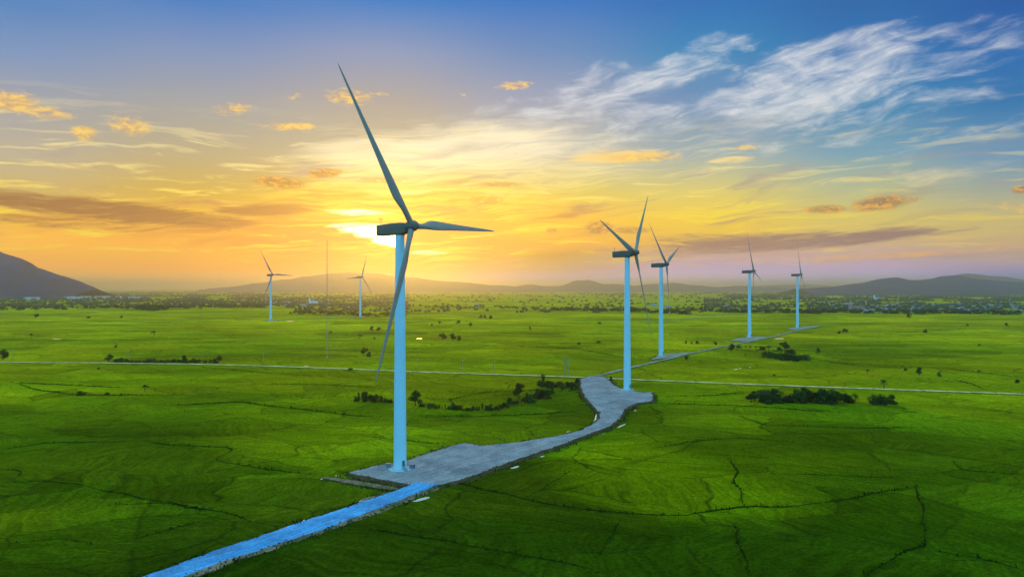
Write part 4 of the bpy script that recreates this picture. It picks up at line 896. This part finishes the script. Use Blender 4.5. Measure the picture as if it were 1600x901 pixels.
# ------------------------------------------------------------------ villages
def house(px, py, L, D, H, wall, roof, label, group, flat=False):
    p = unproj(px, py); root = bpy.data.objects.new('village_house', None); COL.objects.link(root); root.location = p; root.rotation_euler = (0, 0, rnd.uniform(-.6, .6))
    a = MB(); a.box((0, 0, H / 2), (L, D, H))
    a.add([(-L / 2, -D / 2, H + .002), (-L / 2, D / 2, H + .002), (-L / 2, 0, H + D * .28)], [(0, 1, 2)]); a.add([(L / 2, -D / 2, H + .002), (L / 2, D / 2, H + .002), (L / 2, 0, H + D * .28)], [(0, 2, 1)])
    a.build('wall', wall, root)
    e = .6; b_ = MB(); hh = H + D * .28
    for sgn in (-1, 1):
        y0 = sgn * (D / 2 + e); z0 = H - e * .56 + .1
        b_.add([(-L / 2 - e, y0, z0), (L / 2 + e, y0, z0), (L / 2 + e, 0, hh + .12), (-L / 2 - e, 0, hh + .12), (-L / 2 - e, y0, z0 + .2), (L / 2 + e, y0, z0 + .2), (L / 2 + e, 0, hh + .32), (-L / 2 - e, 0, hh + .32)],
               [(0, 1, 2, 3), (4, 5, 6, 7), (0, 1, 5, 4), (0, 3, 7, 4), (1, 2, 6, 5)])
    b_.build('roof', roof, root)
    c_ = MB()
    for q in range(max(2, int(L / 4))): c_.box((-L / 2 + (q + .5) * L / max(2, int(L / 4)), -D / 2 - .02, H * .5), (1.3, .08, 1.4))
    c_.build('windows' if False else 'window', M['glass'], root)
    tag(root, label, 'house', group)
rh = random.Random(5); RN = ['pale grey roof', 'reddish roof', 'blue roof', 'brown roof']; WN = ['white', 'pink-brown', 'bluish']
for i in range(95):
    if i < 70: px = rh.uniform(1345, 1605); py = rh.uniform(476.5, 488.5)
    else: px = rh.uniform(1290, 1605); py = rh.uniform(469, 478)
    ro = rh.choices((0, 1, 2, 3), (5, 1.5, 2, 1))[0]; wa = rh.choices((0, 1, 2), (5, 1, 1))[0]
    house(px, py, rh.uniform(8, 16), rh.uniform(7, 10), rh.uniform(3.2, 5.5), WALLS[wa], ROOFS[ro], '%s village house with %s among trees at right' % (WN[wa], RN[ro]), 'houses of the right village')
for i in range(24):
    px = rh.uniform(380, 560); py = rh.uniform(464, 480); ro = rh.choices((0, 1, 3), (4, 2, 1))[0]
    house(px, py, rh.uniform(9, 18), rh.uniform(8, 11), rh.uniform(3.4, 6), WALLS[0], ROOFS[ro], 'white house with %s in the hazy village behind the mast' % RN[ro], 'houses of the hazy village')
for i, (px, py, L) in enumerate([(8,466,75),(28,466,70),(72,466,60),(97,466.5,45),(112,466.6,40),(133,466,55),(160,465.8,75),(185,466,40),(50,468,60),(118,467.5,70),(210,467,50)]):
    house(px, py, L * 1.4, 26, 9, M['white'], ROOFS[0], 'long white factory shed with pale roof at the foot of the left hill', 'white sheds below the left hill')
for (px, py, L) in [(1045,480.5,22),(1022,479,18),(1137,478.5,20),(745,477,20),(1020,476.5,16),(1305,484,22)]:
    house(px, py, L, 10, 4.5, WALLS[0], ROOFS[0], 'isolated pale farmhouse in the tree lines of the middle plain', 'pale farmhouses on the middle plain')
def church(px, py, H, m, label):
    p = unproj(px, py); root = bpy.data.objects.new('church', None); COL.objects.link(root); root.location = p; tag(root, label, 'church')
    a = MB(); a.box((H * .7, 0, H * .17), (H * 1.1, H * .42, H * .34)); a.build('nave', m, root)
    b_ = MB(); L0, L1, D2, h0, h1 = H * .13, H * 1.28, H * .24, H * .343, H * .52
    b_.add([(L0, -D2, h0), (L1, -D2, h0), (L1, D2, h0), (L0, D2, h0), (L0, 0, h1), (L1, 0, h1)], [(0, 1, 5, 4), (3, 4, 5, 2), (0, 4, 3), (1, 2, 5), (0, 3, 2, 1)]); b_.build('roof', ROOFS[1] if m == M['pink'] else ROOFS[0], root)
    t = MB(); t.box((0, 0, H * .32), (H * .24, H * .24, H * .64)); t.build('tower', m, root)
    s = MB(); s.rings([[Vector((sx * rr, sy * rr, hh)) for sx, sy in ((-1, -1), (1, -1), (1, 1), (-1, 1))] for rr, hh in ((H * .13, H * .643), (H * .10, H * .74), (H * .005, H))]); s.build('spire', m, root)
church(484, 475, 30, M['white'], 'white church with a pointed tower in the hazy village behind the mast')
church(1329, 486, 33, M['pink'], 'pink-red church with a stepped tower at the left end of the right village')
church(1366, 468, 30, M['white'], 'small pale church tower far behind the right village')

# ------------------------------------------------------------------ haze
hz = MB(); hz.box((0, 19500, HAZE_TOP / 2 - 4), (90400, 51400, HAZE_TOP + 8))
m = bpy.data.materials.new('evening_haze'); m.use_nodes = True; m.node_tree.nodes.clear(); k = NT(m.node_tree)
pv = k.n.new('ShaderNodeVolumePrincipled'); pv.inputs['Density'].default_value = HAZE_DENSITY; pv.inputs['Color'].default_value = (1.0, 0.95, 0.78, 1); pv.inputs['Anisotropy'].default_value = 0.87
k.l.new(pv.outputs[0], k.n.new('ShaderNodeOutputMaterial').inputs['Volume'])
tag(hz.build('haze', m), 'thin evening haze over the plain', 'haze', kind='stuff')
